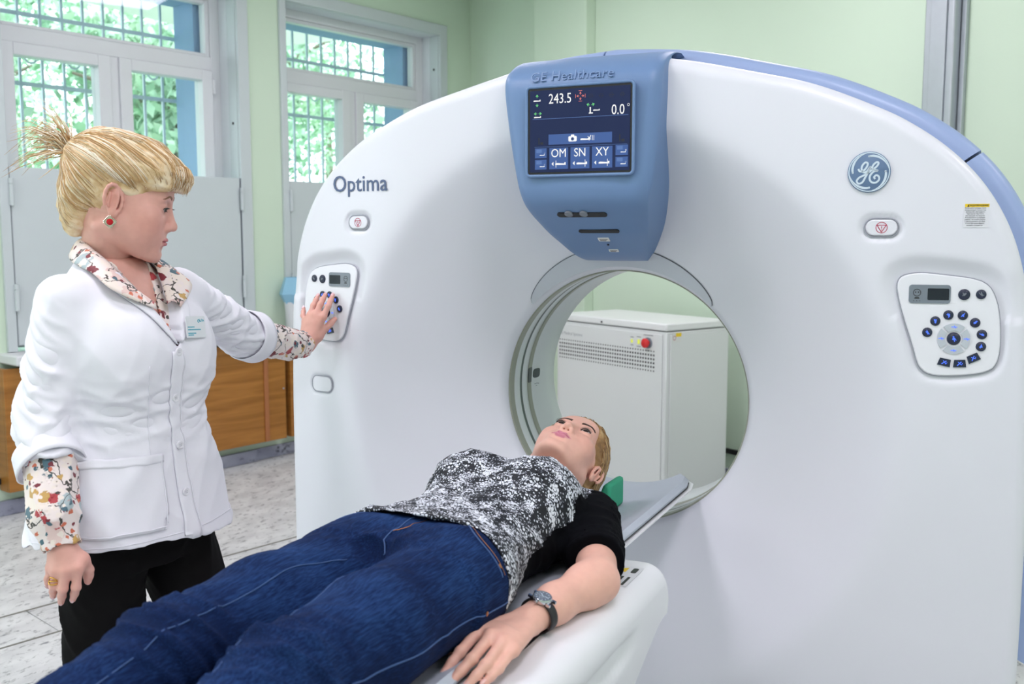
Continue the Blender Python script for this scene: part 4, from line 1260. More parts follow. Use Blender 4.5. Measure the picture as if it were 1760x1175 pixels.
def cap(a, b, ra, rb=None):
    a = np.array(a, float); b = np.array(b, float); rb = ra if rb is None else rb
    ab = b - a; L2 = ab @ ab + 1e-12
    def fn(X, Y, Z):
        t = np.clip(((X - a[0]) * ab[0] + (Y - a[1]) * ab[1] + (Z - a[2]) * ab[2]) / L2, 0, 1)
        return np.sqrt((X - a[0] - t * ab[0]) ** 2 + (Y - a[1] - t * ab[1]) ** 2 + (Z - a[2] - t * ab[2]) ** 2) - (ra + (rb - ra) * t)
    r = max(ra, rb)
    return fn, np.minimum(a, b) - r, np.maximum(a, b) + r
def ell(c, r, rot=None):
    c = np.array(c, float); r = np.array(r, float) if np.ndim(r) else np.array([r, r, r], float)
    R = None if rot is None else np.array(Euler([math.radians(q) for q in rot]).to_matrix()).T
    def fn(X, Y, Z):
        x, y, z = X - c[0], Y - c[1], Z - c[2]
        if R is not None:
            x, y, z = R[0, 0] * x + R[0, 1] * y + R[0, 2] * z, R[1, 0] * x + R[1, 1] * y + R[1, 2] * z, R[2, 0] * x + R[2, 1] * y + R[2, 2] * z
        k0 = np.sqrt((x / r[0]) ** 2 + (y / r[1]) ** 2 + (z / r[2]) ** 2); k1 = np.sqrt((x / r[0] ** 2) ** 2 + (y / r[1] ** 2) ** 2 + (z / r[2] ** 2) ** 2)
        return np.where(k1 < 1e-9, -r.min(), k0 * (k0 - 1) / np.maximum(k1, 1e-9))
    m = r if rot is None else np.full(3, r.max())
    return fn, c - m, c + m
def loft(secs):
    """secs: (z, cx, cy, half width, half depth, power) from bottom to top"""
    S = np.array(secs, float)
    zs = S[:, 0]
    def sm(col, Z):
        # smooth interpolation through the sections
        i = np.clip(np.searchsorted(zs, Z) - 1, 0, len(zs) - 2)
        t = np.clip((Z - zs[i]) / (zs[i + 1] - zs[i]), 0, 1)
        i0 = np.maximum(i - 1, 0); i3 = np.minimum(i + 2, len(zs) - 1)
        p0, p1, p2, p3 = col[i0], col[i], col[i + 1], col[i3]
        return .5 * (2 * p1 + (p2 - p0) * t + (2 * p0 - 5 * p1 + 4 * p2 - p3) * t * t + (3 * p1 - p0 - 3 * p2 + p3) * t ** 3)
    def fn(X, Y, Z):
        zl = Z[0, 0, :]
        cx, cy, a, b, pw = [sm(S[:, k], zl)[None, None, :] for k in range(1, 6)]
        q = (np.abs((X - cx) / a) ** pw + np.abs((Y - cy) / b) ** pw) ** (1 / pw)
        d = (q - 1) * np.minimum(a, b) * .95
        e = np.maximum(zs[0] - Z, Z - zs[-1])
        return np.maximum(d, e)
    w = max(S[:, 3].max() + np.abs(S[:, 1]).max(), .01); dd = S[:, 4].max() + np.abs(S[:, 2]).max()
    return fn, (-w, -dd, zs[0]), (w, dd, zs[-1])
def chain(f, pts, rs, k=.01, mode='u'):
    for i in range(len(pts) - 1): f.op(cap(pts[i], pts[i + 1], rs[i], rs[i + 1]), k, mode)
def folds(V, N, amp, freqs, seed, mask=1.):
    """soft cloth folds: a few warped waves along the normal"""
    rg = np.random.default_rng(seed); d = np.zeros(len(V))
    wv = V + .03 * np.stack([np.sin(V[:, 2] * 11 + 1), np.sin(V[:, 0] * 13 + 2), np.sin(V[:, 1] * 12)], 1)
    for (fx, fy, fz, a) in freqs:
        ph = rg.uniform(0, 6.28); e = rg.uniform(.85, 1.15, 3)
        w = np.sin(wv[:, 0] * fx * e[0] + wv[:, 1] * fy * e[1] + wv[:, 2] * fz * e[2] + ph)
        d += a * (1 - np.abs(w)) ** 2 - a * .35
    return V + N * (d * amp * mask)[:, None]
def to_world(V, M):
    M = np.array(M); return V @ M[:3, :3].T + M[:3, 3]
def body_frame(o, right, front, up):
    return Matrix(((right[0], front[0], up[0], o[0]), (right[1], front[1], up[1], o[1]), (right[2], front[2], up[2], o[2]), (0, 0, 0, 1)))
from mathutils.bvhtree import BVHTree
def bvh(V, F): return BVHTree.FromPolygons([tuple(v) for v in V], [tuple(int(i) for i in f) for f in F])
def drape(tree, rays, off):
    """rays: list of (origin, direction); returns hit points lifted by off"""
    out = []
    for (o, d) in rays:
        h, n_, i_, t_ = tree.ray_cast(Vector(o), Vector(d).normalized())
        if h is None:
            h, n_, i_, t_ = tree.find_nearest(Vector(o) + Vector(d).normalized() * .1)
        if n_.dot(Vector(d)) > 0: n_ = -n_
        out.append(h + n_ * off)
    return out
def sheet(name, grid, m, parent, thick=.002, smooth=True):
    """grid: rows of points -> thin solid sheet"""
    r, c = len(grid), len(grid[0])
    vs = [tuple(p) for row in grid for p in row]
    fs = [(i * c + j, i * c + j + 1, (i + 1) * c + j + 1, (i + 1) * c + j) for i in range(r - 1) for j in range(c - 1)]
    o = mesh_obj(name, vs, fs, m, parent, smooth)
    s = o.modifiers.new('thickness', 'SOLIDIFY'); s.thickness = thick; s.offset = 0
    return o

# ---- skin
def m_skin(name, base, rough=.48):
    m, nt, b = nmat(name)
    N, L = nt.nodes, nt.links
    at = N.new('ShaderNodeAttribute'); at.attribute_name = 'tint'
    tc = N.new('ShaderNodeTexCoord'); no = N.new('ShaderNodeTexNoise'); no.inputs['Scale'].default_value = 60; no.inputs['Detail'].default_value = 3
    L.new(tc.outputs['Object'], no.inputs[0])
    r = ramp(nt, [(.3, (.94, .92, .92)), (.7, (1, 1, 1))])
    L.new(no.outputs[0], r.inputs[0])
    mx = N.new('ShaderNodeMix'); mx.data_type = 'RGBA'; mx.blend_type = 'MULTIPLY'; mx.inputs[0].default_value = 1
    L.new(at.outputs['Color'], mx.inputs[6]); L.new(r.outputs[0], mx.inputs[7]); L.new(mx.outputs[2], b.inputs['Base Color'])
    b.inputs['Roughness'].default_value = rough
    b.inputs['Subsurface Weight'].default_value = .12; b.inputs['Subsurface Radius'].default_value = (.008, .003, .002); b.inputs['Subsurface Scale'].default_value = 1.
    n2 = N.new('ShaderNodeTexNoise'); n2.inputs['Scale'].default_value = 700
    L.new(tc.outputs['Object'], n2.inputs[0])
    bp = N.new('ShaderNodeBump'); bp.inputs['Strength'].default_value = .08; bp.inputs['Distance'].default_value = .001
    L.new(n2.outputs[0], bp.inputs['Height']); L.new(bp.outputs[0], b.inputs['Normal'])
    return m
def lerp(a, b, t): return a + (b - a) * t

LIP_U = [((-.024, .0875, -.0580), (-.008, .0985, -.0545), .0022, .0036), ((-.008, .0985, -.0545), (.008, .0985, -.0545), .0036, .0036), ((.008, .0985, -.0545), (.024, .0875, -.0580), .0036, .0022)]
LIP_L = [((-.022, .0875, -.0595), (-.008, .0970, -.0630), .0024, .0046), ((-.008, .0970, -.0630), (.008, .0970, -.0630), .0046, .0046), ((.008, .0970, -.0630), (.022, .0875, -.0595), .0046, .0024)]
EYE = (.0315, .0765, .012)
def head_mesh(neck_end, skin, lip, eye_open=.004, chubby=0., gaze_low=0., neck_r=(.050, .056), h=.0018, flush=(.95, .72, .70), lo_z=-.2, extra=None):
    """head and neck in the head frame (x right, y front, z up, origin between the ears); returns V, F, colours"""
    ne = np.array(neck_end, float)
    lo = np.minimum((-.1, -.125, -.13), ne - .075); hi = np.maximum((.1, .14, .135), ne + .075)
    f = Field(lo, hi, h)
    f.op(ell((0, -.014, .036), (.0735, .094, .081)), .0)
    f.op(ell((0, .024, -.018), (.0625 + chubby * .006, .068, .083)), .03)
    for s in (-1, 1):
        f.op(cap((s * (.051 + chubby * .004), .006, -.05), (s * .019, .068, -.092), .020 + chubby * .004, .017), .03)
        f.op(ell((s * .041, .058, -.018), .0255 + chubby * .003), .03)
        f.op(ell((s * .034, .056, -.052), .022 + chubby * .006), .03)
    f.op(ell((0, .079, -.0935), (.021, .016, .0155)), .02)
    for s in (-1, 1): f.op(cap((s * .054, -.006, -.046), (s * .03, .055, -.091), .011, .012), .014)
    f.op(ell((0, .073, .055), (.045, .018, .032)), .03)
    f.op(cap((-.034, .0735, .032), (.034, .0735, .032), .0125), .02)
    # sockets and lids
    for s in (-1, 1):
        f.op(ell((s * .033, .0985, .0125), (.0195, .0155, .0125)), .012, 's')
        f.op(ell((s * EYE[0], EYE[1], EYE[2]), (.0165, .0150, .0135)), .004)
    # nose
    f.op(cap((0, .0835, .022), (0, .103, -.017), .0070, .0082), .012)
    f.op(ell((0, .1060, -.0240), (.0096, .0100, .0092)), .008)
    for s in (-1, 1): f.op(ell((s * .0115, .0965, -.0285), (.0068, .0095, .0072)), .006)
    for s in (-1, 1): f.op(cap((s * .0062, .1015, -.0400), (s * .0050, .0975, -.0290), .0040, .0030), .0018, 's')
    # mouth
    f.op(ell((0, .080, -.058), (.030, .0165, .024)), .02)
    for (a, b, r1, r2) in LIP_U + LIP_L: f.op(cap(a, b, r1, r2), .004)
    for (a, b) in (((-.0215, .0915, -.0582), (0, .1035, -.0585)), ((0, .1035, -.0585), (.0215, .0915, -.0582))): f.op(cap(a, b, .0014, .0020), .0025, 's')
    f.op(ell((0, .098, -.0755), (.014, .006, .0045)), .01, 's')
    # open the lids
    if eye_open > 0:
        for s in (-1, 1): f.op(ell((s * EYE[0], EYE[1] + .0155, EYE[2] - .0005 - gaze_low), (.0128, .012, eye_open)), .0018, 's')
    # ears
    for s in (-1, 1):
        ey, ez = -.008, .0
        pts = []
        for k in range(12):
            a = math.radians(205 - k * 25)
            yy = ey + .0165 * math.cos(a) * 1.0 - .004 * math.sin(a); zz_ = ez + .004 + .030 * math.sin(a)
            back = max(0, -(yy - ey) / .02)
            pts.append((s * (.0745 + .012 * max(0, min(1, (.012 - (yy - ey)) / .028))), yy, zz_))
        pts = pts[::-1]
        for a, b in zip(pts[:-1], pts[1:]): f.op(cap(a, b, .0036), .003)
        f.op(ell((s * .077, ey - .001, ez + .002), (.0045, .0145, .027), (0, 0, s * -22)), .004)
        f.op(ell((s * .0835, ey + .001, ez - .001), (.0045, .0085, .015), (0, 0, s * -22)), .003, 's')
        f.op(cap((s * .082, ey - .0085, ez + .016), (s * .081, ey - .007, ez - .012), .0028), .003)
        f.op(ell((s * .0765, ey + .005, ez - .026), (.005, .0085, .0095)), .006)
    # neck
    f.op(cap((0, -.040, -.03), tuple(ne), neck_r[0], neck_r[1]), .014)
    f.op(ell((0, .038, -.128), (.045, .050, .024)), .02, 's')
    for s in (-1, 1): f.op(cap((s * .048, -.03, -.06), tuple(ne + np.array((s * .012, .035, -.005))), .012, .012), .03)
    if extra: extra(f)
    V, F = f.mesh(1)
    col = np.tile(np.array(skin, float), (len(V), 1))
    def capd(a, b):
        a = np.array(a); b = np.array(b); ab = b - a; t = np.clip(((V - a) @ ab) / (ab @ ab), 0, 1)
        return np.linalg.norm(V - a - t[:, None] * ab, axis=1)
    dl = np.min([capd(a, b) - r1 * .5 - r2 * .5 for (a, b, r1, r2) in LIP_U + LIP_L], axis=0)
    w = np.clip(1 - (dl - .0006) / .002, 0, 1)[:, None]
    col = col * (1 - w) + np.array(lip) * w
    for s in (-1, 1):
        d = np.linalg.norm((V - np.array((s * .046, .062, -.028))) / np.array((.03, .03, .024)), axis=1)
        g = (np.exp(-d * d) * .55)[:, None]; col = col * (1 - g) + col * np.array(flush) * g
        d = np.linalg.norm((V - np.array((s * .077, -.01, 0))) / np.array((.016, .02, .03)), axis=1)
        g = (np.exp(-d ** 4) * .35)[:, None]; col = col * (1 - g) + col * np.array((1., .74, .70)) * g
        d = np.linalg.norm((V - np.array((s * EYE[0], EYE[1] + .012, EYE[2] + .004))) / np.array((.02, .012, .010)), axis=1)
        g = (np.exp(-d * d) * .3)[:, None]; col = col * (1 - g) + col * np.array((.72, .55, .55)) * g
    return V, F, col
M_EYEW = mat('eye_white', srgb(232, 226, 222), .15, var=.02); M_LASH = mat('lash_dark', (.012, .009, .008), .6, var=0)
def face_parts(person, M, iris, brow_mat, tree, look=(0, 0), lash_l=.007, brow_w=1., lid_z=.004, gaze_low=0., lash_up=1.):
    """eyes, lashes and brows, placed through the head matrix M (head frame -> person frame)"""
    for s in (-1, 1):
        c = np.array((s * EYE[0], EYE[1] + .0012, EYE[2]))
        mb = MB(); R = .0131; n1, n2 = 14, 20
        vs = []; fs = []; mi = []
        fwd = Vector((s * .05 + look[0], 1, look[1])).normalized()
        q = Vector((0, 0, 1)).rotation_difference(fwd)
        for i in range(n1 + 1):
            a = PI * .62 * i / n1
            for j in range(n2):
                b = 2 * PI * j / n2
                rr = R + (.0007 if a < .45 else 0)
                p = q @ Vector((rr * math.sin(a) * math.cos(b), rr * math.sin(a) * math.sin(b), rr * math.cos(a)))
                vs.append(M @ (Vector(c) + p))
        for i in range(n1):
            a = PI * .62 * (i + .5) / n1
            for j in range(n2):
                fs.append((i * n2 + j, (i + 1) * n2 + j, (i + 1) * n2 + (j + 1) % n2, i * n2 + (j + 1) % n2)); mi.append(2 if a < .24 else (1 if a < .56 else 0))
        mesh_obj('eyeball', vs, fs, [M_EYEW, iris, M_BLACK], person, True, mi)
        mb = MB()
        # lid rim line and lashes
        for up in (1, -1):
            zc = c[2] - .0005 - gaze_low + (lid_z * .92 if up > 0 else -lid_z * .92)
            m_ = 23 if up > 0 else 9
            rim = []
            for k in range(m_):
                u = -1 + 2 * k / (m_ - 1)
                x = c[0] + .0126 * u; z = c[2] - .0005 - gaze_low + up * lid_z * math.sqrt(max(.02, 1 - u * u))
                y = c[1] + math.sqrt(max(1e-6, .0150 ** 2 - (x - c[0]) ** 2 - (z - c[2]) ** 2)) + .0004
                rim.append(Vector((x, y, z)))
                l = lash_l * (1 if up > 0 else .5) * (.75 + .5 * max(0, u * s))
                dr = Vector((u * .55, .85, up * .45 * lash_up + (.0 if up > 0 else -.1))).normalized()
                p0 = Vector((x, y - .0003, z)); p1 = p0 + dr * l * .6; p2 = p0 + dr * l + Vector((0, 0, up * l * .35 * lash_up))
                if up > 0 or k % 2: mb.tube([M @ p0, M @ p1, M @ p2], [.00048, .00034, .00008], 4)
            mb.tube([M @ p for p in rim], [.0012 if up > 0 else .0005] * m_, 5)
        mb.build('eyelashes', M_LASH, person, smooth=True)
        mb = MB()
        rg = random.Random(5)
        rows_ = []
        K = 34
        for k in range(K):
            t = k / (K - 1)
            x = s * lerp(.013, .0455, t); z = .0300 + .0075 * math.sin(PI * (.12 + .66 * t)) - .003 * max(0, t - .62) / .38
            for jx in range(7):
                w = (jx / 6 - .5) * .0052 * brow_w * (1 - .62 * t) + rg.uniform(-.0004, .0004)
                o = Vector((x + rg.uniform(-.0006, .0006), .16, z + w)); h = tree.ray_cast(o, Vector((0, -1, 0)))[0]
                if h is None: continue
                d = Vector((s * .0042, 0, .0022 * (1 - 1.7 * t)))
                h2 = tree.ray_cast(o + d, Vector((0, -1, 0)))[0] or h
                mb.tube([M @ (h + Vector((0, .0003, 0))), M @ (h2 + Vector((0, .0006, 0)))], [.0007, .0003], 4)
        mb.build('eyebrow', brow_mat, person)
def m_hair(name, cols, rough=.42):
    m, nt, b = nmat(name)
    N, L = nt.nodes, nt.links
    tc = N.new('ShaderNodeTexCoord')
    n1 = N.new('ShaderNodeTexNoise'); n1.inputs['Scale'].default_value = 26; n1.inputs['Detail'].default_value = 4; n1.inputs['Distortion'].default_value = .8
    L.new(tc.outputs['Object'], n1.inputs[0])
    r = ramp(nt, [(.28, cols[0]), (.5, cols[1]), (.72, cols[2])])
    L.new(n1.outputs[0], r.inputs[0]); L.new(r.outputs[0], b.inputs['Base Color'])
    b.inputs['Roughness'].default_value = rough
    b.inputs['Specular IOR Level'].default_value = .4
    return m
def strands(mb, tree, starts, ends, n, rnd, lift=(.0005, .003), r=(.0005, .0011), mats=3, pts=9, cen=Vector((0, -.02, .02)), bow=0.):
    """combed strands: from a point of the start line to the matching point of the end line, riding on the hair form"""
    S = smooth_poly(starts, 8, closed=False); E = smooth_poly(ends, 8, closed=False)
    for k in range(n):
        t = rnd.random()
        def at(Lst, t):
            x = t * (len(Lst) - 1); i = min(int(x), len(Lst) - 2); return Vector(Lst[i]).lerp(Vector(Lst[i + 1]), x - i)
        a = at(S, min(1, max(0, t + rnd.uniform(-.03, .03)))); b = at(E, min(1, max(0, t + rnd.uniform(-.04, .04))))
        l = rnd.uniform(*lift); P = []
        f0, f1 = rnd.uniform(0, .25), rnd.uniform(.7, 1.0)
        rr = rnd.uniform(*r); W = []
        for i in range(pts):
            f = lerp(f0, f1, i / (pts - 1))
            p = a.lerp(b, f); d = (p - cen); d.z += bow * math.sin(PI * f); d.normalize()
            h = tree.ray_cast(cen + d * .3, -d)[0]
            if h is None: continue
            P.append(h + d * (l - .0008)); W.append(rr * (.35 + .65 * math.sin(PI * min(1, max(0, (i + .6) / pts)))))
        if len(P) > 3: mb.tube(P, W, 4, rnd.randrange(mats))
def hand(f, wrist, fore, fingers, thumb, scale=1., k=.009, arm_r=(.027, .031), palm_r=.0125):
    """hand as smooth field: wrist, forearm point, four finger chains (knuckle, middle joint, tip) index..pinky, thumb chain"""
    w = np.array(wrist, float)
    f.op(cap(fore, wrist, arm_r[1], arm_r[0]), .0)
    kn = [np.array(c[0], float) for c in fingers]
    side = kn[0] - kn[3]; side /= np.linalg.norm(side)
    for i, q in enumerate(kn):
        f.op(cap(w + side * (.0135 - .009 * i) * scale, q, palm_r * scale * 1.08, palm_r * scale * .92), .014)
    for i in range(3): f.op(cap((kn[i] + kn[i + 1]) / 2 * .75 + w * .25, (kn[i] + kn[i + 1]) / 2 * .93 + w * .07, palm_r * .95 * scale, palm_r * .75 * scale), .012)
    rr = [.0088, .0091, .0086, .0075]
    for c, r in zip(fingers, rr):
        r = r * scale
        a, b, t = [np.array(q, float) for q in c]
        d = b + (t - b) * .52
        chain(f, [a, b], [r * 1.12, r], k)
        f.op(ell(b, r * 1.04), .004)
        chain(f, [b, d, t], [r, r * .94, r * .74], .004)
    a, b, t = [np.array(q, float) for q in thumb]
    chain(f, [w * .55 + a * .45, a], [.014 * scale, .0135 * scale], .018)
    chain(f, [a, b], [.0128 * scale, .0102 * scale], .012)
    chain(f, [b, b + (t - b) * .5, t], [.0102 * scale, .0102 * scale, .0078 * scale], .004)
def nails(mb, fingers, outward, scale=1.):
    for c in fingers:
        b, t = Vector(c[1]), Vector(c[2])
        d = (t - b).normalized(); o = Vector(outward); o = (o - d * o.dot(d)).normalized(); s = d.cross(o)
        cpos = t - d * .0015 + o * .0052 * scale
        vs = []; fs = []
        for i in range(5):
            u = i / 4
            for j in range(5):
                v = -1 + 2 * j / 4
                wv = .0048 * scale * (1 - .25 * (u - .4) ** 2 * 4 * (1 if u > .4 else .5))
                vs.append(cpos + d * (-.0045 + .012 * u) * scale + s * wv * v + o * (.0012 * (1 - v * v) - .0016 * u * u) * scale)
        for i in range(4):
            for j in range(4): fs.append((i * 5 + j, i * 5 + j + 1, (i + 1) * 5 + j + 1, (i + 1) * 5 + j))
        mb.add(vs, fs)
M_NAIL = mat('nail_polish', srgb(232, 190, 196), .18, var=0)
def join_meshes(parts):
    V = []; F = []; C = []; n = 0
    for (v, f, c) in parts:
        V.append(v); F.append(f + n); C.append(c); n += len(v)
    return np.concatenate(V), np.concatenate(F), np.concatenate(C)
# ================================================================== THE STANDING WOMAN (figure frame: x her right, y front, z up)
NO = (-.835, -.99, 0)
nurse = empty('person', NO, -PI / 2)
tag(nurse, 'standing woman in white medical coat over floral blouse pressing the scanner panel', 'person')
def NLw(p): return np.array((-(p[1] + .99), p[0] + .835, p[2]))
SK1 = np.array(srgb(226, 172, 158)); LIP1 = np.array(srgb(186, 108, 116))
M_SK1 = m_skin('skin_standing', SK1)
HM = Matrix.Translation((-.006, .0, 1.549)) @ Matrix.Rotation(math.radians(37), 4, 'Z') @ Matrix.Rotation(math.radians(-15), 4, 'X') @ Matrix.Scale(1.06, 4)
neck_l = HM.inverted() @ Vector((-.003, -.042, 1.405))
hV, hF, hC = head_mesh(tuple(neck_l), SK1, LIP1, eye_open=.0040, chubby=.3, gaze_low=.002, neck_r=(.045, .052))
htree = bvh(hV, hF)
hVw = to_world(hV, HM)
# hands
wR, fR = NLw((-.741, -1.269, .846)), NLw((-.775, -1.255, .925))
fin = dict(
    index=[(-.699, -1.270, .815), (-.702, -1.274, .776), (-.728, -1.262, .742)], middle=[(-.716, -1.284, .811), (-.722, -1.290, .774), (-.748, -1.274, .737)],
    ring=[(-.737, -1.289, .810), (-.744, -1.293, .778), (-.768, -1.276, .747)], pinky=[(-.758, -1.284, .812), (-.766, -1.287, .787), (-.786, -1.272, .765)], thumb=[(-.708, -1.252, .826), (-.706, -1.238, .800), (-.714, -1.235, .774)])
FR = {k: [NLw(q) for q in v] for k, v in fin.items()}
g = Field(np.min([fR] + sum(FR.values(), []), axis=0) - .05, np.max([fR] + sum(FR.values(), []), axis=0) + .05, .0022)
hand(g, wR, fR, [FR[k] for k in ('index', 'middle', 'ring', 'pinky')], FR['thumb'], .98)
rV, rF = g.mesh(2)
wL, fL = NLw((-.872, -.288, 1.157)), NLw((-.870, -.36, 1.165))
fin = dict(
    pinky=[(-.892, -.262, 1.222), (-.912, -.247, 1.238), (-.923, -.228, 1.259)], ring=[(-.873, -.264, 1.241), (-.871, -.250, 1.270), (-.874, -.222, 1.297)],
    middle=[(-.851, -.266, 1.244), (-.846, -.250, 1.274), (-.849, -.220, 1.301)], index=[(-.829, -.262, 1.238), (-.822, -.245, 1.268), (-.823, -.219, 1.300)], thumb=[(-.843, -.268, 1.180), (-.828, -.250, 1.204), (-.813, -.226, 1.230)])
FL = {k: [NLw(q) for q in v] for k, v in fin.items()}
g = Field(np.min([fL] + sum(FL.values(), []), axis=0) - .05, np.max([fL] + sum(FL.values(), []), axis=0) + .05, .0022)
hand(g, wL, fL, [FL[k] for k in ('index', 'middle', 'ring', 'pinky')], FL['thumb'], .95)
lV, lF = g.mesh(2)
# trunk, arms and legs under the clothes
SHR, ELR = np.array((.168, -.012, 1.340)), np.array((.215, -.022, 1.078))
SHL, ELL = np.array((-.170, .0, 1.340)), NLw((-.868, -.575, 1.215))
g = Field((-.75, -.22, 0), (.4, .3, 1.5), .011)
g.op(loft([(.80, 0, -.01, .13, .09, 2.2), (.92, 0, -.01, .155, .105, 2.3), (1.06, 0, 0, .14, .10, 2.2), (1.2, 0, .0, .15, .105, 2.3), (1.32, 0, -.01, .165, .085, 2.3), (1.39, 0, -.025, .12, .062, 2.2), (1.43, 0, -.03, .055, .052, 2)]), 0)
for s in (-1, 1):
    g.op(ell((s * .075, .095, 1.19), (.06, .045, .06)), .04)
    fy = .17 if s < 0 else -.02; g.op(cap((s * .085, 0, .86), (s * .112, fy * .75, .48), .066, .048), .04); g.op(cap((s * .112, fy * .75, .48), (s * .115, fy - .02, .09), .048, .033), .02); g.op(cap((s * .11, fy - .03, .04), (s * .115, fy + .08, .03), .033, .025), .02)
g.op(cap(SHR, ELR, .045, .038), .03); g.op(cap(ELR, fR, .036, .03), .02)
g.op(cap(SHL, ELL, .045, .038), .03); g.op(cap(ELL, fL, .036, .03), .02)
tV, tF = g.mesh(2)
one = lambda V: np.tile(SK1, (len(V), 1))
def handcol(V, knuck):
    c = one(V)
    for q in knuck:
        d = np.linalg.norm(V - q, axis=1); w = (np.exp(-(d / .011) ** 2) * .35)[:, None]; c = c * (1 - w) + c * np.array((1, .76, .72)) * w
    return c
V, F, C = join_meshes([(hVw, hF, hC), (rV, rF, handcol(rV, [c[i] for c in FR.values() for i in (0, 2)])), (lV, lF, handcol(lV, [c[i] for c in FL.values() for i in (0, 2)])), (tV, tF, one(tV))])
fast_mesh('body', V, F, M_SK1, nurse, C)['label'] = 'fair-skinned head, neck and hands'
for k, ov in (('index', (.85, .45, .1)), ('middle', (.85, .45, .1)), ('ring', (.85, .45, .1)), ('pinky', (.85, .45, .1)), ('thumb', (.3, .9, .1))):
    mb = MB(); nails(mb, [FR[k]], Vector(ov)); mb.build('fingernail', M_NAIL, nurse, smooth=True)
for k in FL:
    mb = MB(); nails(mb, [FL[k]], Vector((1, .1, .1))); mb.build('fingernail', M_NAIL, nurse, smooth=True)
M_IR1 = mat('iris_grey', srgb(92, 98, 92), .2, var=.1); M_BR1 = mat('brow_brown', srgb(150, 108, 84), .7, var=0)
face_parts(nurse, HM, M_IR1, M_BR1, htree, look=(0, -.35), lash_l=.0065, brow_w=.8, lid_z=.0038, gaze_low=.002, lash_up=.1)

# ---- hair: blonde, brushed up and gathered behind, loose tuft, side-swept fringe
def m_strand(name, c): return mat(name, srgb(*c), .4, var=.06, scale=60)
B0 = m_hair('blonde_hair', [srgb(184, 148, 98), srgb(222, 194, 150), srgb(242, 228, 202)])
B1, B2, B3 = m_strand('blonde_light', (248, 238, 218)), m_strand('blonde_mid', (226, 200, 158)), m_strand('blonde_dark', (194, 154, 102))
g = Field((-.13, -.2, -.13), (.13, .15, .19), .003)
g.op(ell((0, -.022, .045), (.083, .102, .088)), 0)
g.op(ell((0, -.028, .092), (.066, .086, .055)), .05)
g.op(ell((0, .03, .085), (.064, .062, .046)), .04)
g.op(ell((0, -.092, .0), (.052, .040, .062)), .03)
g.op(ell((0, -.082, -.052), (.040, .030, .042)), .03)
g.op(ell((0, -.112, .068), (.034, .028, .03)), .03)
# fringe
g.op(cap((.045, .058, .082), (-.02, .095, .078), .030, .026), .03)
g.op(cap((.0, .09, .074), (.05, .080, .058), .020, .016), .02)
g.op(cap((-.02, .095, .074), (-.058, .066, .06), .022, .018), .02)
# clear the face, the ears and the throat
g.op(ell((0, .085, -.018), (.105, .072, .068)), .012, 's')
for s in (-1, 1):
    g.op(ell((s * .092, .022, -.028), (.05, .046, .046)), .012, 's')
    g.op(ell((s * .095, -.006, -.004), (.034, .022, .034)), .008, 's')
    g.op(ell((s * .085, .012, -.085), (.055, .068, .06)), .012, 's')
g.op(ell((0, .03, -.12), (.09, .10, .06)), .012, 's')
nV, nF = g.mesh(2)
nN = normals(nV, nF)
nV = folds(nV, nN, 1., [(40, 25, 75, .0022), (30, -20, 110, .0016), (60, 10, 160, .001)], 4)
ntree = bvh(nV, nF)
hair = fast_mesh('hair', to_world(nV, HM), nF, B0, nurse); hair['label'] = 'blonde hair gathered up at the back with a loose tuft and side fringe'
rnd = random.Random(3)
tie = Vector((0, -.128, .075))
mb = MB()
for s in (1, -1):
    strands(mb, ntree, [(s * .02, .10, .075), (s * .055, .075, .05), (s * .078, .035, .032), (s * .08, -.005, .04), (s * .075, -.03, .02), (s * .06, -.05, -.04), (s * .03, -.08, -.075)],
            [(0, -.11, .12), (s * .008, -.12, .108), (s * .018, -.125, .095), (s * .024, -.126, .085), (s * .026, -.126, .075), (s * .024, -.125, .062), (s * .012, -.125, .055)], 230, rnd, r=(.0005, .0012))
    strands(mb, ntree, [(s * .0, .06, .13), (s * .03, .05, .125), (s * .055, .02, .115)], [(s * .0, -.12, .11), (s * .012, -.122, .10), (s * .02, -.125, .09)], 90, rnd, r=(.0005, .0011))
    strands(mb, ntree, [(s * .02, -.06, .12), (s * .035, -.04, .12), (s * .03, .0, .13)], [(s * .05, .105, .05), (s * .02, .12, .05), (-s * .01, .118, .05)], 90, rnd, r=(.0006, .0012))
    strands(mb, ntree, [(s * .02, .02, .13), (s * .04, .03, .115)], [(s * .058, .088, .03), (s * .03, .115, .036)], 80, rnd, r=(.0006, .0012))
# fringe tips that hang free over the brow
for k in range(230):
    u = rnd.uniform(-1, 1)
    p0 = Vector((.052 * u, .055 + .035 * (1 - u * u), .098 + rnd.uniform(-.012, .012)))
    p3 = Vector((.056 * u + .012, .080 + .034 * (1 - u * u) + rnd.uniform(-.002, .008), .058 + .004 * u + rnd.uniform(-.012, .016)))
    p1 = p0.lerp(p3, .35) + Vector((0, .011, .009)); p2 = p0.lerp(p3, .72) + Vector((0, .009, .005))
    mb.tube([p0, p1, p2, p3], [.0009, .0010, .0007, .0001], 4, rnd.randrange(3))
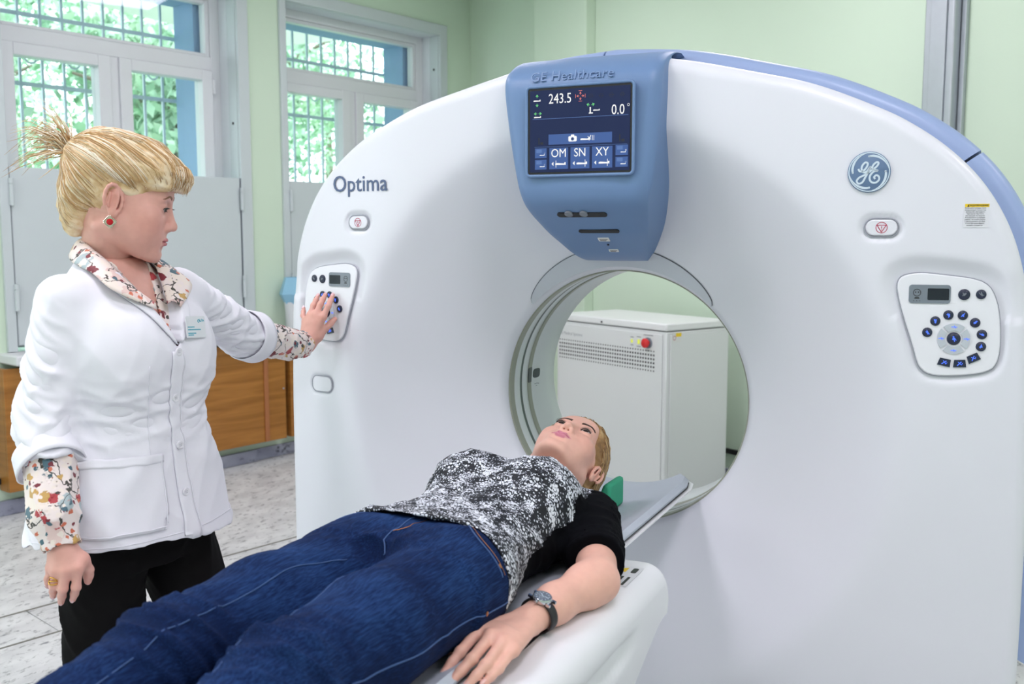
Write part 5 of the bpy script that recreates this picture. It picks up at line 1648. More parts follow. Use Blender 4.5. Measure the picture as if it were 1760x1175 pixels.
# tuft above the tie
for k in range(150):
    a = rnd.gauss(0, .5); b = rnd.gauss(.15, .42); l = rnd.uniform(.05, .13)
    d = Vector((math.sin(a) * .55, -math.cos(a) * math.cos(b), math.sin(b) + .25)).normalized()
    p0 = tie + Vector((rnd.uniform(-.012, .012), rnd.uniform(-.004, .01), rnd.uniform(-.012, .014)))
    sag = rnd.uniform(.1, 1.0)
    p1 = p0 + d * l * .4 + Vector((0, 0, .004)); p2 = p0 + d * l * .75 + Vector((0, 0, -.35 * l * sag * .4)); p3 = p0 + d * l * .95 + Vector((0, -.006, -l * sag * .62))
    mb.tube([p0, p1, p2, p3], [.0012, .0012, .0009, .0002], 4, rnd.randrange(3))
mb.v = [tuple(HM @ Vector(p)) for p in mb.v]
so = mb.build('hair_strands', [B1, B2, B3], nurse, smooth=True); so['kind'] = 'stuff'
mb = MB(); mb.tube([HM @ (tie + Vector((.021 * math.cos(a), .012 + .004 * math.cos(a), .019 * math.sin(a)))) for a in np.linspace(0, 2 * PI, 15)[:-1]], .004, 6, closed=True); mb.build('hair_tie', M_BLACK, nurse, smooth=True)
# earring
ep = HM @ Vector((.0865, -.003, -.042))
mb = MB(); ax = (HM.to_3x3() @ Vector((1, .1, 0))).normalized(); Me = Matrix.Translation(ep) @ ax.to_track_quat('Z', 'Y').to_matrix().to_4x4() @ Matrix.Rotation(PI / 4, 4, 'Z')
Me = Me @ Matrix.Scale(1.3, 4)
mb.prism(rrect(.0165, .0165, .003, 3), -.001, .002, 0, Me)
for k in range(20):
    a = 2 * PI * k / 20; r = .0082 / max(abs(math.cos(a)), abs(math.sin(a))) * .93
    mb.lathe([(.0013, .0015), (.0013, .0026), (.0006, .0034)], 6, 0, Me @ Matrix.Translation((r * math.cos(a), r * math.sin(a), 0)))
er = mb.build('earring', mat('earring_silver', srgb(216, 210, 196), .2, metal=.9, var=0), nurse)
mb = MB(); mb.lathe([(.0056, .002), (.0056, .0035), (.0035, .0052), (.0005, .0056)], 8, 0, Me); mb.build('red_stone', mat('ruby', srgb(190, 16, 30), .08, var=0), er)
# ring on the hanging hand
a, b = Vector(FR['ring'][0]), Vector(FR['ring'][1]); d = (b - a).normalized(); q = d.to_track_quat('Z', 'Y').to_matrix().to_4x4()
mb = MB()
for t in (.45, .62, .78): mb.tube([a.lerp(b, t) + (q @ Vector((.0104 * math.cos(x), .0104 * math.sin(x), .002 * math.sin(2 * x + t * 9)))) for x in np.linspace(0, 2 * PI, 19)[:-1]], .0015, 6, closed=True)
mb.build('finger_ring', mat('gold', srgb(214, 170, 90), .22, metal=1., var=0), nurse, smooth=True)

# ---- coat
M_COAT = mat('coat_cotton', srgb(238, 238, 246), .8, var=.015, scale=40, bump=.12, bscale=900)
M_COATB = mat('coat_button', srgb(232, 232, 238), .35, var=0)
CUFR = SHR + (ELR - SHR) * 1.0
rw = np.array((.236, .020, 1.005)); lw = NLw((-.868, -.515, 1.200))
def coat_field(off=0.):
    g = Field((-.52, -.29, .76), (.36, .30, 1.48), .005)
    g.op(loft([(.74, 0, -.008, .250 + off, .200 + off, 2.25), (.86, 0, -.008, .232 + off, .180 + off, 2.3), (.96, 0, -.006, .210 + off, .160 + off, 2.3), (1.06, 0, -.002, .183 + off, .142 + off, 2.25), (1.14, 0, .002, .180 + off, .140 + off, 2.25), (1.22, 0, .004, .186 + off, .140 + off, 2.3),
              (1.30, 0, -.004, .182 + off, .124 + off, 2.4), (1.35, 0, -.014, .160 + off, .100 + off, 2.3), (1.40, 0, -.024, .112 + off, .080 + off, 2.2), (1.445, 0, -.03, .075 + off, .068 + off, 2)]), 0)
    for s in (-1, 1): g.op(ell((s * .080, .082, 1.205), (.076 + off, .058 + off, .085 + off)), .07)
    # sleeves, closed by a flat end at the cuff
    def tube2(p0, p1, p2, r0, r1, r2):
        f1, l1, h1 = cap(p0, p1, r0, r1); f2, l2, h2 = cap(p1, p2 + (p2 - p1) / np.linalg.norm(p2 - p1) * .05, r1, r2)
        d = (p2 - p1) / np.linalg.norm(p2 - p1)
        def fn(X, Y, Z):
            a, b = f1(X, Y, Z), f2(X, Y, Z); q = np.maximum(.02 - np.abs(a - b), 0) / .02
            return np.maximum(np.minimum(a, b) - q * q * .005, (X - p2[0]) * d[0] + (Y - p2[1]) * d[1] + (Z - p2[2]) * d[2])
        return fn, np.minimum(l1, l2), np.maximum(h1, h2)
    g.op(tube2(SHR + np.array((-.012, 0, -.002)), ELR + np.array((.002, 0, .02)), rw, .060 + off, .057 + off, .060 + off), .03)
    g.op(tube2(SHL + np.array((.012, 0, -.002)), ELL, lw, .064 + off, .060 + off, .062 + off), .03)
    return g
g = coat_field()
X, Y, Z = g.grid()
sh = np.maximum(g.F, -(g.F + .011))
# hem, cuffs, neck opening
hem = .803 + .012 * np.sin(X * 9) - .02 * np.clip(-Y / .2, 0, 1)
sh = np.maximum(sh, hem - Z)
dR = (rw - ELR); dL = (lw - ELL)
vw = np.clip((Z - 1.232) * .42, -.02, .075)
sh = np.where((Y > .02) & (Z > 1.225), np.maximum(sh, vw - np.abs(X + .004)), sh)
sh = np.maximum(sh, Z - (1.432 - .25 * np.clip(Y + .03, 0, .2)))
g.F = sh.astype(np.float32)
cV, cF = g.mesh(4)
cN = normals(cV, cF)
armm = np.clip((np.abs(cV[:, 0]) - .19) / .04, 0, 1)
lowm = np.clip((1.30 - cV[:, 2]) / .15, 0, 1)
cV = folds(cV, cN, 1., [(16, 9, 10, .0055), (-12, 15, 20, .005), (30, -18, 22, .003)], 8, .35 + .65 * lowm)
cV = folds(cV, cN, 1., [(8, 30, 45, .008), (20, 25, 62, .007), (45, -20, 40, .004)], 9, armm)
wst = np.exp(-((cV[:, 2] - 1.09) / .07) ** 2) * (1 - armm)
cV = folds(cV, cN, 1., [(18, 5, 70, .008), (-14, 8, 55, .007)], 10, wst)
for _ in range(2): cV = relax(cV, cF)
coat = fast_mesh('coat', cV, cF, M_COAT, nurse); coat['label'] = 'white three-quarter sleeve medical coat with patch pocket'
# solid form of the coat, for laying collar, pocket and buttons on it
ctree = bvh(cV, cF)
def on_coat(psi, z, off=.002):
    """point of the coat at this bearing from the front (positive to her right) and height"""
    a = math.radians(psi); d = Vector((math.sin(a), math.cos(a), 0))
    return drape(ctree, [(Vector((0, 0, z)) + d * .5, -d)], off)[0]
def on_front(x, z, off=.002):
    return drape(ctree, [(Vector((x, .5, z)), Vector((0, -1, 0)))], off)[0]
def coat_patch(name, outline_fn, nu, nv, m=M_COAT, parent=coat, thick=.003, off=.002, pol=True):
    return sheet(name, [[on_coat(*outline_fn(u / nu, v / nv), off) if pol else on_front(*outline_fn(u / nu, v / nv), off) for u in range(nu + 1)] for v in range(nv + 1)], m, parent, thick)
def pk(u, v):
    ps = lerp(21, 78, u); z = lerp(1.000, .842, v)
    if v > .84: ps = lerp(21, 78, min(.94, max(.06, u))) 
    return ps, z + .004 * u
coat_patch('pocket', pk, 22, 20, off=.0045, thick=.004)
coat_patch('pocket_hem', lambda u, v: (lerp(20.5, 78.5, u), lerp(1.004, .985, v) + .004 * u), 22, 4, off=.0065, thick=.002)
for (p0, p1) in (((22.5, .99), (22.5, .855)), ((22.5, .848), (76, .850)), ((76.5, .99), (76.5, .855))):
    mb = MB(); mb.tube([on_coat(lerp(p0[0], p1[0], t), lerp(p0[1], p1[1], t), .0072) for t in np.linspace(0, 1, 20)], .0011, 5); mb.build('pocket_stitching', M_COAT, coat, smooth=True)
# front edge with buttons
coat_patch('button_placket', lambda u, v: (lerp(-4, 9, u), lerp(1.225, .806, v)), 6, 44, off=.003, thick=.003)
mb = MB(); mb.tube([on_coat(-4.6, z, .0042) for z in np.linspace(1.22, .81, 40)], .0014, 5); mb.build('placket_seam', M_COAT, coat, smooth=True)
mb = MB(); mb.tube([on_coat(lerp(-75, 110, t), .826, .001) for t in np.linspace(0, 1, 60)], .0012, 5); mb.build('hem_seam', M_COAT, coat, smooth=True)
mb = MB(); mb.tube([on_coat(30, z, .0008) for z in np.linspace(1.20, 1.0, 30)], .0012, 5); mb.build('dart_seam', M_COAT, coat, smooth=True)
for z in (1.222, 1.118, 1.015, .908):
    p = on_coat(2.5, z, .006); nrm = Vector((math.sin(.04), 1, 0)).normalized()
    Mb = Matrix.Translation(p) @ nrm.to_track_quat('Z', 'Y').to_matrix().to_4x4()
    mb = MB(); mb.lathe([(.0095, -.002), (.0095, .0012), (.008, .0024), (.0062, .0016), (.0006, .0014)], 20, 0, Mb)
    bt = mb.build('button', M_COATB, coat, auto=50)
    mb = MB()
    for (hx, hy) in ((-.0018, -.0018), (.0018, -.0018), (-.0018, .0018), (.0018, .0018)): mb.lathe([(.0008, .0012), (.0008, .0019)], 6, 0, Mb @ Matrix.Translation((hx, hy, 0)))
    mb.build('button_hole', M_GREY, bt)
# lapels and collar of the coat
def lapel(s):
    rows_ = []
    for v in np.linspace(0, 1, 26):
        z = lerp(1.388, 1.236, v)
        inner = max(.0, (z - 1.234) * .42) + .0
        outer = inner + .058 * (1 - v) ** .75 * (1 if v > .0 else 1) + .004
        if v < .12: outer = inner + .03 + .028 * v / .12
        rows_.append([on_front(-.004 + s * lerp(inner - .002, outer, u), z + .012 * (1 - v) * u * (1 if v < .9 else 0), .0045 + .004 * math.sin(PI * min(1, u * 1.2)) * (1 - v)) for u in np.linspace(0, 1, 8)])
    sheet('lapel', rows_, M_COAT, coat, .0028)
lapel(1); lapel(-1)

# ---- blouse with printed flowers
def m_floral(name, sc=1.):
    m, nt, b = nmat(name)
    N, L = nt.nodes, nt.links
    tc = N.new('ShaderNodeTexCoord')
    def warp(scale, amt):
        n0 = N.new('ShaderNodeTexNoise'); n0.inputs['Scale'].default_value = scale; n0.inputs['Detail'].default_value = 3
        L.new(tc.outputs['Object'], n0.inputs[0])
        ma = N.new('ShaderNodeVectorMath'); ma.operation = 'MULTIPLY_ADD'; ma.inputs[1].default_value = (amt,) * 3
        L.new(n0.outputs[1], ma.inputs[0]); L.new(tc.outputs['Object'], ma.inputs[2])
        return ma.outputs[0]
    cur = None
    base = N.new('ShaderNodeRGB'); base.outputs[0].default_value = c4(srgb(236, 224, 220)); cur = base.outputs[0]
    def layer(cur, vscale, thr0, thr1, cols, wsc, wamt, seed, feature='F1'):
        v = N.new('ShaderNodeTexVoronoi'); v.inputs['Scale'].default_value = vscale; v.feature = feature
        off = N.new('ShaderNodeVectorMath'); off.operation = 'ADD'; off.inputs[1].default_value = (seed * 1.7, seed * .9, seed * 2.3)
        L.new(warp(wsc, wamt), off.inputs[0]); L.new(off.outputs[0], v.inputs['Vector'])
        mr = N.new('ShaderNodeMapRange'); mr.inputs[1].default_value = thr0; mr.inputs[2].default_value = thr1; mr.inputs[3].default_value = 1; mr.inputs[4].default_value = 0
        L.new(v.outputs['Distance'], mr.inputs[0])
        if feature == 'F1':
            sp_ = N.new('ShaderNodeSeparateColor'); L.new(v.outputs['Color'], sp_.inputs[0])
            r = ramp(nt, cols, 'CONSTANT'); L.new(sp_.outputs[0], r.inputs[0]); colr = r.outputs[0]
        else:
            r = N.new('ShaderNodeRGB'); r.outputs[0].default_value = c4(cols); colr = r.outputs[0]
        mx = N.new('ShaderNodeMix'); mx.data_type = 'RGBA'
        L.new(mr.outputs[0], mx.inputs[0]); L.new(cur, mx.inputs[6]); L.new(colr, mx.inputs[7])
        return mx.outputs[2]
    red, dred, och, tealc, dk, cream = srgb(178, 60, 66), srgb(120, 36, 48), srgb(200, 160, 90), srgb(70, 104, 118), srgb(64, 60, 54), srgb(238, 226, 216)
    cur = layer(cur, 17 * sc, .40, .44, [(0, cream), (.3, srgb(226, 200, 194)), (.62, cream), (.8, srgb(170, 186, 190))], 30, .03, 1)
    # stems
    cur = layer(cur, 12 * sc, .010, .022, dk, 22, .07, 7, 'DISTANCE_TO_EDGE')
    cur = layer(cur, 30 * sc, .34, .40, [(0, red), (.26, cream), (.40, och), (.55, tealc), (.72, cream), (.86, dred)], 70, .025, 3)
    cur = layer(cur, 62 * sc, .30, .38, [(0, dred), (.18, srgb(206, 112, 84)), (.34, cream), (.58, dk), (.70, cream), (.88, tealc)], 120, .012, 5)
    L.new(cur, b.inputs['Base Color']); b.inputs['Roughness'].default_value = .55
    b.inputs['Sheen Weight'].default_value = .1
    return m
M_FLOR = m_floral('floral_print')
blouse = None
def sleeve(a, b, cuffp, r0, r1, rc, lo, hi, seed):
    g = Field(lo, hi, .004)
    g.op(cap(a, b, r0, r1), 0); g.op(cap(b, cuffp, rc, rc), .018)
    X, Y, Z = g.grid(); s_ = np.maximum(g.F, -(g.F + .006))
    d = (cuffp - b) / np.linalg.norm(cuffp - b)
    s_ = np.maximum(s_, (X - cuffp[0]) * d[0] + (Y - cuffp[1]) * d[1] + (Z - cuffp[2]) * d[2])
    g.F = s_.astype(np.float32); V, F = g.mesh(2)
    V = folds(V, normals(V, F), 1., [(35, 45, 60, .004), (-50, 30, 45, .003)], seed)
    return V, F
ca, cb, cc_ = rw + (ELR - rw) * .25, NLw((-.770, -1.262, .905)), wR * .98 + fR * .02
v1, f1 = sleeve(ca, cb + np.array((0, 0, .01)), wR + (fR - wR) * .05, .051, .051, .039, np.minimum.reduce([ca, cb, wR]) - .08, np.maximum.reduce([ca, cb, wR]) + .08, 21)
la, lb = lw + (ELL - lw) * .3, NLw((-.870, -.372, 1.168))
v2, f2 = sleeve(la, lb, wL + (fL - wL) * .12, .050, .046, .038, np.minimum.reduce([la, lb, wL]) - .08, np.maximum.reduce([la, lb, wL]) + .08, 22)
g = Field((-.2, -.16, 1.1), (.2, .22, 1.48), .005)
g.op(loft([(1.08, 0, .0, .15, .11, 2.3), (1.22, 0, .0, .155, .116, 2.3), (1.30, 0, -.006, .15, .1, 2.4), (1.36, 0, -.016, .12, .076, 2.3), (1.40, 0, -.026, .088, .064, 2.2), (1.44, 0, -.03, .062, .060, 2)]), 0)
for s in (-1, 1): g.op(ell((s * .08, .082, 1.2), (.07, .056, .07)), .05)
X, Y, Z = g.grid(); s_ = np.maximum(g.F, -(g.F + .008))
s_ = np.where((Y > 0), np.maximum(s_, np.clip((Z - 1.285) * .36, -.02, .075) - np.abs(X + .002)), s_)
s_ = np.maximum(s_, Z - (1.43 - .2 * np.clip(Y + .03, 0, .2)))
g.F = s_.astype(np.float32); v3, f3 = g.mesh(2)
z3 = lambda v: np.zeros((len(v), 3))
blouse = fast_mesh('blouse', v3, f3, M_FLOR, nurse)
fast_mesh('blouse_sleeve', v1, f1, M_FLOR, blouse); fast_mesh('blouse_sleeve', v2, f2, M_FLOR, blouse)
blouse['label'] = 'cream blouse printed with red and teal flowers'
# blouse collar: stands at the nape and folds down over the coat to two points
def collar(s):
    """from the nape to the front point on side s"""
    top = smooth_poly([(0, -.097, 1.472), (s * .042, -.078, 1.470), (s * .066, -.03, 1.452), (s * .062, .022, 1.418), (s * .045, .062, 1.375), (s * .020, .104, 1.325)], 6, closed=False)
    bot = smooth_poly([(0, -.122, 1.440), (s * .062, -.100, 1.436), (s * .105, -.04, 1.418), (s * .118, .030, 1.398), (s * .115, .088, 1.362), (s * .036, .128, 1.318)], 6, closed=False)
    rows_ = []
    for t, b_ in zip(top, bot):
        row = []
        for u in np.linspace(0, 1, 8):
            p = Vector(t).lerp(Vector(b_), u) + Vector((0, 0, .010 * math.sin(PI * u)))
            if u > .3:
                h, n_, i_, dd_ = ctree.find_nearest(p)
                if n_.z < 0: n_ = -n_
                q = h + n_ * .006
                if p.z < q.z or (p - h).dot(n_) < .006: p = q
            row.append(p)
        rows_.append(row)
    sheet('blouse_collar', rows_, M_FLOR, blouse, .002)
collar(1); collar(-1)
# coat cuffs
def cuff_ring(p, d, r, name, w=.045):
    d = Vector(d).normalized(); q = d.to_track_quat('Z', 'Y').to_matrix().to_4x4(); rows_ = []
    for t in np.linspace(0, 1, 6):
        rows_.append([Vector(p) - d * (w * (1 - t)) + (q @ Vector(((r + .003 * t) * math.cos(a), (r + .003 * t) * math.sin(a), .006 * math.sin(a * 2 + 1)))) for a in np.linspace(0, 2 * PI, 40)])
    sheet(name, rows_, M_COAT, coat, .003)
cuff_ring(rw + np.array((.0, .0, -.004)), dR + np.array((0, .02, 0)), (.065), 'coat_cuff'); cuff_ring(lw, dL, .0665, 'coat_cuff')
# name badge and small pin
bp_ = on_front(-.055, 1.268, .012)
Mb = Matrix.Translation(bp_) @ Vector((-.05, 1, .12)).normalized().to_track_quat('Z', 'Y').to_matrix().to_4x4()
Mb = Mb @ Matrix.Rotation(math.radians(-4), 4, 'Z')
mb = MB(); mb.prism(rrect(.062, .048, .003), -.001, .001, 0, Mb)
badge = mb.build('name_badge', mat('badge_card', srgb(232, 236, 240), .3, var=0), nurse)
MT = mat('badge_teal', srgb(70, 170, 190), .5, var=0)
mb = MB()
pts = [(.006, .012), (.009, .017), (.012, .013), (.009, .010), (.006, .013)]
stroke(mb, smooth_poly(pts, 4, closed=False), .0016, .001, .0014, 0, Mb); stroke(mb, smooth_poly([(.013, .018), (.015, .012), (.018, .013), (.020, .018)], 4, closed=False), .0016, .001, .0014, 0, Mb); stroke(mb, smooth_poly([(.021, .011), (.024, .016), (.027, .012)], 4, closed=False), .0016, .001, .0014, 0, Mb)
add_text(mb, 'Стоматолог', .0055, -.012, -.002, .0013, 0, .0003, 1., 0, Mb) if False else None
for (x, y, w) in ((-.016, .000, .022), (-.006, -.006, .042), (-.014, -.014, .026), (-.018, -.018, .018)):
    mb.prism(rrect(w, .0022, .0008, 2, x, y), .001, .0013, 0, Mb)
mb.build('badge_print', MT, badge)
pp = on_front(-.020, 1.318, .02)
mb = MB(); mb.lathe([(.006, 0), (.006, .008), (.003, .012)], 12, 0, Matrix.Translation(pp) @ Vector((0, 1, 0)).to_track_quat('Z', 'Y').to_matrix().to_4x4()); mb.build('lapel_microphone', M_BLACK, nurse, auto=40)

# ---- trousers and shoes
M_TROU = mat('trouser_black', srgb(17, 16, 17), .9, var=.1, scale=50, spec=.1)
g = Field((-.24, -.2, .05), (.24, .32, .98), .007)
g.op(loft([(.74, 0, -.01, .175, .13, 2.3), (.86, 0, -.01, .19, .14, 2.3), (.98, 0, -.008, .18, .13, 2.2)]), 0)
for s in (-1, 1):
    fy = .17 if s < 0 else -.02
    g.op(cap((s * .090, 0, .80), (s * .112, .005 + fy * .75, .46), .098, .076), .02)
    g.op(cap((s * .112, .005 + fy * .75, .46), (s * .115, -.015 + fy, .06), .076, .072), .03)
X, Y, Z = g.grid(); g.F = np.maximum(g.F, .07 - Z).astype(np.float32)
V, F = g.mesh(2); V = folds(V, normals(V, F), 1., [(30, 20, 25, .004), (20, 35, 40, .003)], 31)
fast_mesh('trousers', V, F, M_TROU, nurse)['label'] = 'black trousers'
for s in (-1, 1):
    fy = .17 if s < 0 else -.02
    g = Field((s * .11 - .07, fy - .13, -.005), (s * .11 + .07, fy + .18, .12), .005)
    g.op(cap((s * .11, fy - .05, .045), (s * .12, fy + .10, .035), .044, .038), .0); g.op(cap((s * .11, fy - .04, .07), (s * .11, fy - .03, .10), .04, .04), .02)
    X, Y, Z = g.grid(); g.F = np.maximum(g.F, .001 - Z).astype(np.float32); g.F = np.where((Z > .075), np.maximum(g.F, Z - .10), g.F).astype(np.float32)
    V, F = g.mesh(1); fast_mesh('shoe', V, F, mat('shoe_white', srgb(225, 225, 228), .4, var=.02), nurse)
# ================================================================== THE LYING WOMAN (figure frame: x her right, y front = up, z towards her head)
PO = Vector((0, -1.2, .865))
patient = bpy.data.objects.new('person', None); patient.empty_display_size = .1; COL.objects.link(patient)
patient.matrix_world = Matrix(((-1, 0, 0, PO.x), (0, 0, 1, PO.y), (0, 1, 0, PO.z), (0, 0, 0, 1)))
tag(patient, 'woman in black and white patterned top and blue jeans lying on the table', 'person')
def PLw(p): return np.array((-p[0], p[2] - .865, p[1] + 1.2))
SK2 = np.array(srgb(232, 182, 164)); LIP2 = np.array(srgb(208, 130, 150))
M_SK2 = m_skin('skin_lying', SK2)
HP = Matrix.Translation((.002, .052, .805)) @ Matrix.Rotation(math.radians(13), 4, 'Z') @ Matrix.Rotation(math.radians(-11), 4, 'X') @ Matrix.Scale(1.05, 4)
neck_p = HP.inverted() @ Vector((0, -.012, .645))
pV, pF, pC = head_mesh(tuple(neck_p), SK2, LIP2, eye_open=.0042, chubby=-.7, neck_r=(.046, .050), flush=(.97, .80, .78))
ptree = bvh(pV, pF)
W_, FO = PLw((.222, -1.118, .808)), PLw((.236, -1.03, .812))
EL_, SH_ = PLw((.268, -.895, .818)), PLw((.168, -.605, .850))
fin = dict(index=[(.182, -1.225, .824), (.181, -1.285, .812), (.171, -1.322, .790)], middle=[(.212, -1.238, .826), (.212, -1.305, .813), (.197, -1.345, .790)],
           ring=[(.236, -1.243, .822), (.237, -1.306, .809), (.224, -1.344, .789)], pinky=[(.255, -1.243, .812), (.254, -1.292, .801), (.243, -1.325, .787)], thumb=[(.180, -1.180, .805), (.150, -1.205, .796), (.135, -1.242, .788)])
FP = {k: [PLw(q) for q in v] for k, v in fin.items()}
g = Field(np.min([FO, EL_, SH_] + sum(FP.values(), []), axis=0) - .06, np.max([FO, EL_, SH_] + sum(FP.values(), []), axis=0) + .06, .0026)
hand(g, W_, FO, [FP[k] for k in ('index', 'middle', 'ring', 'pinky')], FP['thumb'], 1.02, arm_r=(.0265, .032))
g.op(cap(FO, EL_ + (FO - EL_) * .25, .032, .041), .03); g.op(cap(EL_ + (FO - EL_) * .25, EL_, .041, .038), .02)
g.op(cap(EL_, SH_ + np.array((.01, -.012, -.01)), .041, .042), .02); g.op(ell(EL_ + np.array((-.012, -.004, -.004)), .026), .02)
aV, aF = g.mesh(2)
# trunk, far arm, legs
g = Field((-.25, -.13, -.95), (.33, .2, .72), .011)
TOR = [(-.02, 0, -.01, .13, .06, 2.3), (.08, 0, -.01, .145, .07, 2.3), (.24, 0, -.005, .12, .075, 2.2), (.42, 0, -.005, .135, .085, 2.3), (.55, 0, -.01, .135, .078, 2.3), (.61, 0, -.01, .115, .062, 2.2), (.655, 0, -.005, .052, .05, 2)]
g.op(loft(TOR), 0)
for s in (-1, 1):
    g.op(ell((s * .08, .075, .44), (.058, .045, .058)), .04)
    g.op(cap((s * .088, -.01, .03), (s * .098, .02, -.42), .062, .045), .04); g.op(cap((s * .098, .02, -.42), (s * .1, -.04, -.82), .045, .033), .02); g.op(cap((s * .1, -.055, -.85), (s * .115, .06, -.9), .032, .028), .02)
far = [np.array((.168, -.015, .595)), np.array((.24, -.055, .31)), np.array((.20, -.06, .09)), np.array((.19, -.065, .0)), np.array((.18, -.072, -.07))]
chain(g, far, [.04, .036, .025, .026, .018], .02)
bV, bF = g.mesh(2)
one2 = lambda V: np.tile(SK2, (len(V), 1))
def handcol2(V, knuck):
    c = one2(V)
    for q in knuck:
        d = np.linalg.norm(V - q, axis=1); w = (np.exp(-(d / .011) ** 2) * .4)[:, None]; c = c * (1 - w) + c * np.array((1, .76, .74)) * w
    return c
V, F, C = join_meshes([(to_world(pV, HP), pF, pC), (aV, aF, handcol2(aV, [c[i] for c in FP.values() for i in (0, 2)])), (bV, bF, one2(bV))])
fast_mesh('body', V, F, M_SK2, patient, C)['label'] = 'fair-skinned face, neck and bare forearm'
for k, ov in (('index', (0, 1, .2)), ('middle', (0, 1, .2)), ('ring', (0, 1, .2)), ('pinky', (0, 1, .2)), ('thumb', (.5, .8, .2))):
    mb = MB(); nails(mb, [FP[k]], Vector(ov)); mb.build('fingernail', mat('nail_natural', srgb(236, 194, 188), .25, var=0), patient, smooth=True)
M_IR2 = mat('iris_dark', srgb(60, 46, 40), .15, var=.1); M_BR2 = mat('brow_dark', srgb(78, 56, 50), .7, var=0)
face_parts(patient, HP, M_IR2, M_BR2, ptree, look=(0, .0), lash_l=.0065, brow_w=1.3, lid_z=.0040, lash_up=.9)
# hair, combed back
H0 = m_hair('honey_hair', [srgb(120, 88, 52), srgb(164, 126, 80), srgb(200, 166, 116)])
H1, H2, H3 = m_strand('honey_light', (206, 174, 124)), m_strand('honey_mid', (166, 128, 82)), m_strand('honey_dark', (116, 84, 52))
g = Field((-.11, -.15, -.13), (.11, .12, .15), .003)
g.op(ell((0, -.022, .044), (.0825, .102, .090)), 0)
g.op(ell((0, -.075, .0), (.066, .05, .075)), .03)
g.op(ell((0, .004, .050), (.0815, .090, .083)), .01)
g.op(ell((0, .094, -.012), (.080, .060, .092)), .008, 's')
g.op(ell((0, .088, .056), (.054, .030, .032)), .010, 's')
for s in (-1, 1):
    g.op(ell((s * .088, .042, -.034), (.045, .05, .048)), .010, 's')
    g.op(ell((s * .096, -.006, -.004), (.033, .021, .034)), .008, 's')
    g.op(ell((s * .08, -.0, -.09), (.055, .075, .055)), .012, 's')
g.op(ell((0, .03, -.125), (.09, .10, .06)), .012, 's')
qV, qF = g.mesh(2)
qV = folds(qV, normals(qV, qF), 1., [(40, 60, 90, .0018), (60, 20, 140, .0012)], 14)
qtree = bvh(qV, qF)
fast_mesh('hair', to_world(qV, HP), qF, H0, patient)['label'] = 'honey blonde hair combed back'
rnd = random.Random(9); mb = MB()
for s in (1, -1):
    strands(mb, qtree, [(s * .004, .080, .100), (s * .032, .074, .092), (s * .056, .060, .070), (s * .067, .048, .046), (s * .073, .030, .030), (s * .076, -.03, .015), (s * .062, -.045, -.035)],
            [(0, -.09, .085), (s * .015, -.10, .06), (s * .02, -.108, .03), (s * .022, -.11, .01), (s * .022, -.11, 0), (s * .02, -.105, -.02), (s * .015, -.1, -.04)], 520, rnd, lift=(.0014, .0036), r=(.0006, .0012), cen=Vector((0, -.03, .02)))
for k in range(26):      # stray hairs at the hairline
    s = rnd.choice((-1, 1)); x = s * rnd.uniform(.0, .06)
    p0 = Vector((x, .055 - abs(x) * .4, .098 - abs(x) * .3)); d = Vector((rnd.uniform(-.5, .5), rnd.uniform(.0, .7), rnd.uniform(.4, 1))).normalized() * rnd.uniform(.008, .02)
    mb.tube([p0, p0 + d * .6 + Vector((0, -.002, 0)), p0 + d + Vector((0, -.008, 0))], [.0003, .0003, .0001], 3, rnd.randrange(3))
mb.v = [tuple(HP @ Vector(p)) for p in mb.v]
so = mb.build('hair_strands', [H1, H2, H3], patient, smooth=True); so['kind'] = 'stuff'

# ---- top: printed front, black sides and sleeves
def m_snake():
    m, nt, b = nmat('snake_print')
    N, L = nt.nodes, nt.links
    tc = N.new('ShaderNodeTexCoord')
    mp = N.new('ShaderNodeMapping'); mp.inputs['Scale'].default_value = (1, .6, 1); L.new(tc.outputs['Object'], mp.inputs[0])
    no = N.new('ShaderNodeTexNoise'); no.inputs['Scale'].default_value = 24; no.inputs['Detail'].default_value = 3; no.inputs['Distortion'].default_value = 1.2; L.new(mp.outputs[0], no.inputs[0])
    vo = N.new('ShaderNodeTexVoronoi'); vo.inputs['Scale'].default_value = 165; vo.feature = 'DISTANCE_TO_EDGE'; L.new(mp.outputs[0], vo.inputs['Vector'])
    wv = N.new('ShaderNodeTexWave'); wv.wave_type = 'RINGS'; wv.inputs['Scale'].default_value = 34; wv.inputs['Distortion'].default_value = 14; wv.inputs['Detail'].default_value = 2; wv.inputs['Detail Scale'].default_value = 1.6; L.new(mp.outputs[0], wv.inputs['Vector'])
    v2 = N.new('ShaderNodeTexVoronoi'); v2.inputs['Scale'].default_value = 26; L.new(mp.outputs[0], v2.inputs['Vector'])
    def mth(op, a, c, d=None):
        q = N.new('ShaderNodeMath'); q.operation = op
        for i_, z_ in enumerate((a, c, d)):
            if z_ is None: continue
            if isinstance(z_, (int, float)): q.inputs[i_].default_value = z_
            else: L.new(z_, q.inputs[i_])
        return q.outputs[0]
    s = mth('MULTIPLY_ADD', no.outputs[0], 2.0, -.70)
    s = mth('ADD', s, mth('MULTIPLY', wv.outputs[1], .45))
    s = mth('ADD', s, mth('MULTIPLY', vo.outputs[0], 2.2))
    s = mth('SUBTRACT', s, mth('MULTIPLY', v2.outputs[0], .45))
    r = ramp(nt, [(.54, srgb(14, 18, 28)), (.62, srgb(58, 66, 80)), (.74, srgb(182, 188, 200)), (.95, srgb(226, 230, 238))])
    L.new(s, r.inputs[0]); L.new(r.outputs[0], b.inputs['Base Color']); b.inputs['Roughness'].default_value = .7
    return m
M_SNAKE = m_snake(); M_BLK = mat('black_jersey', srgb(9, 10, 15), .9, var=.1, scale=60, spec=.08)
g = Field((-.36, -.12, .02), (.33, .22, .72), .005)
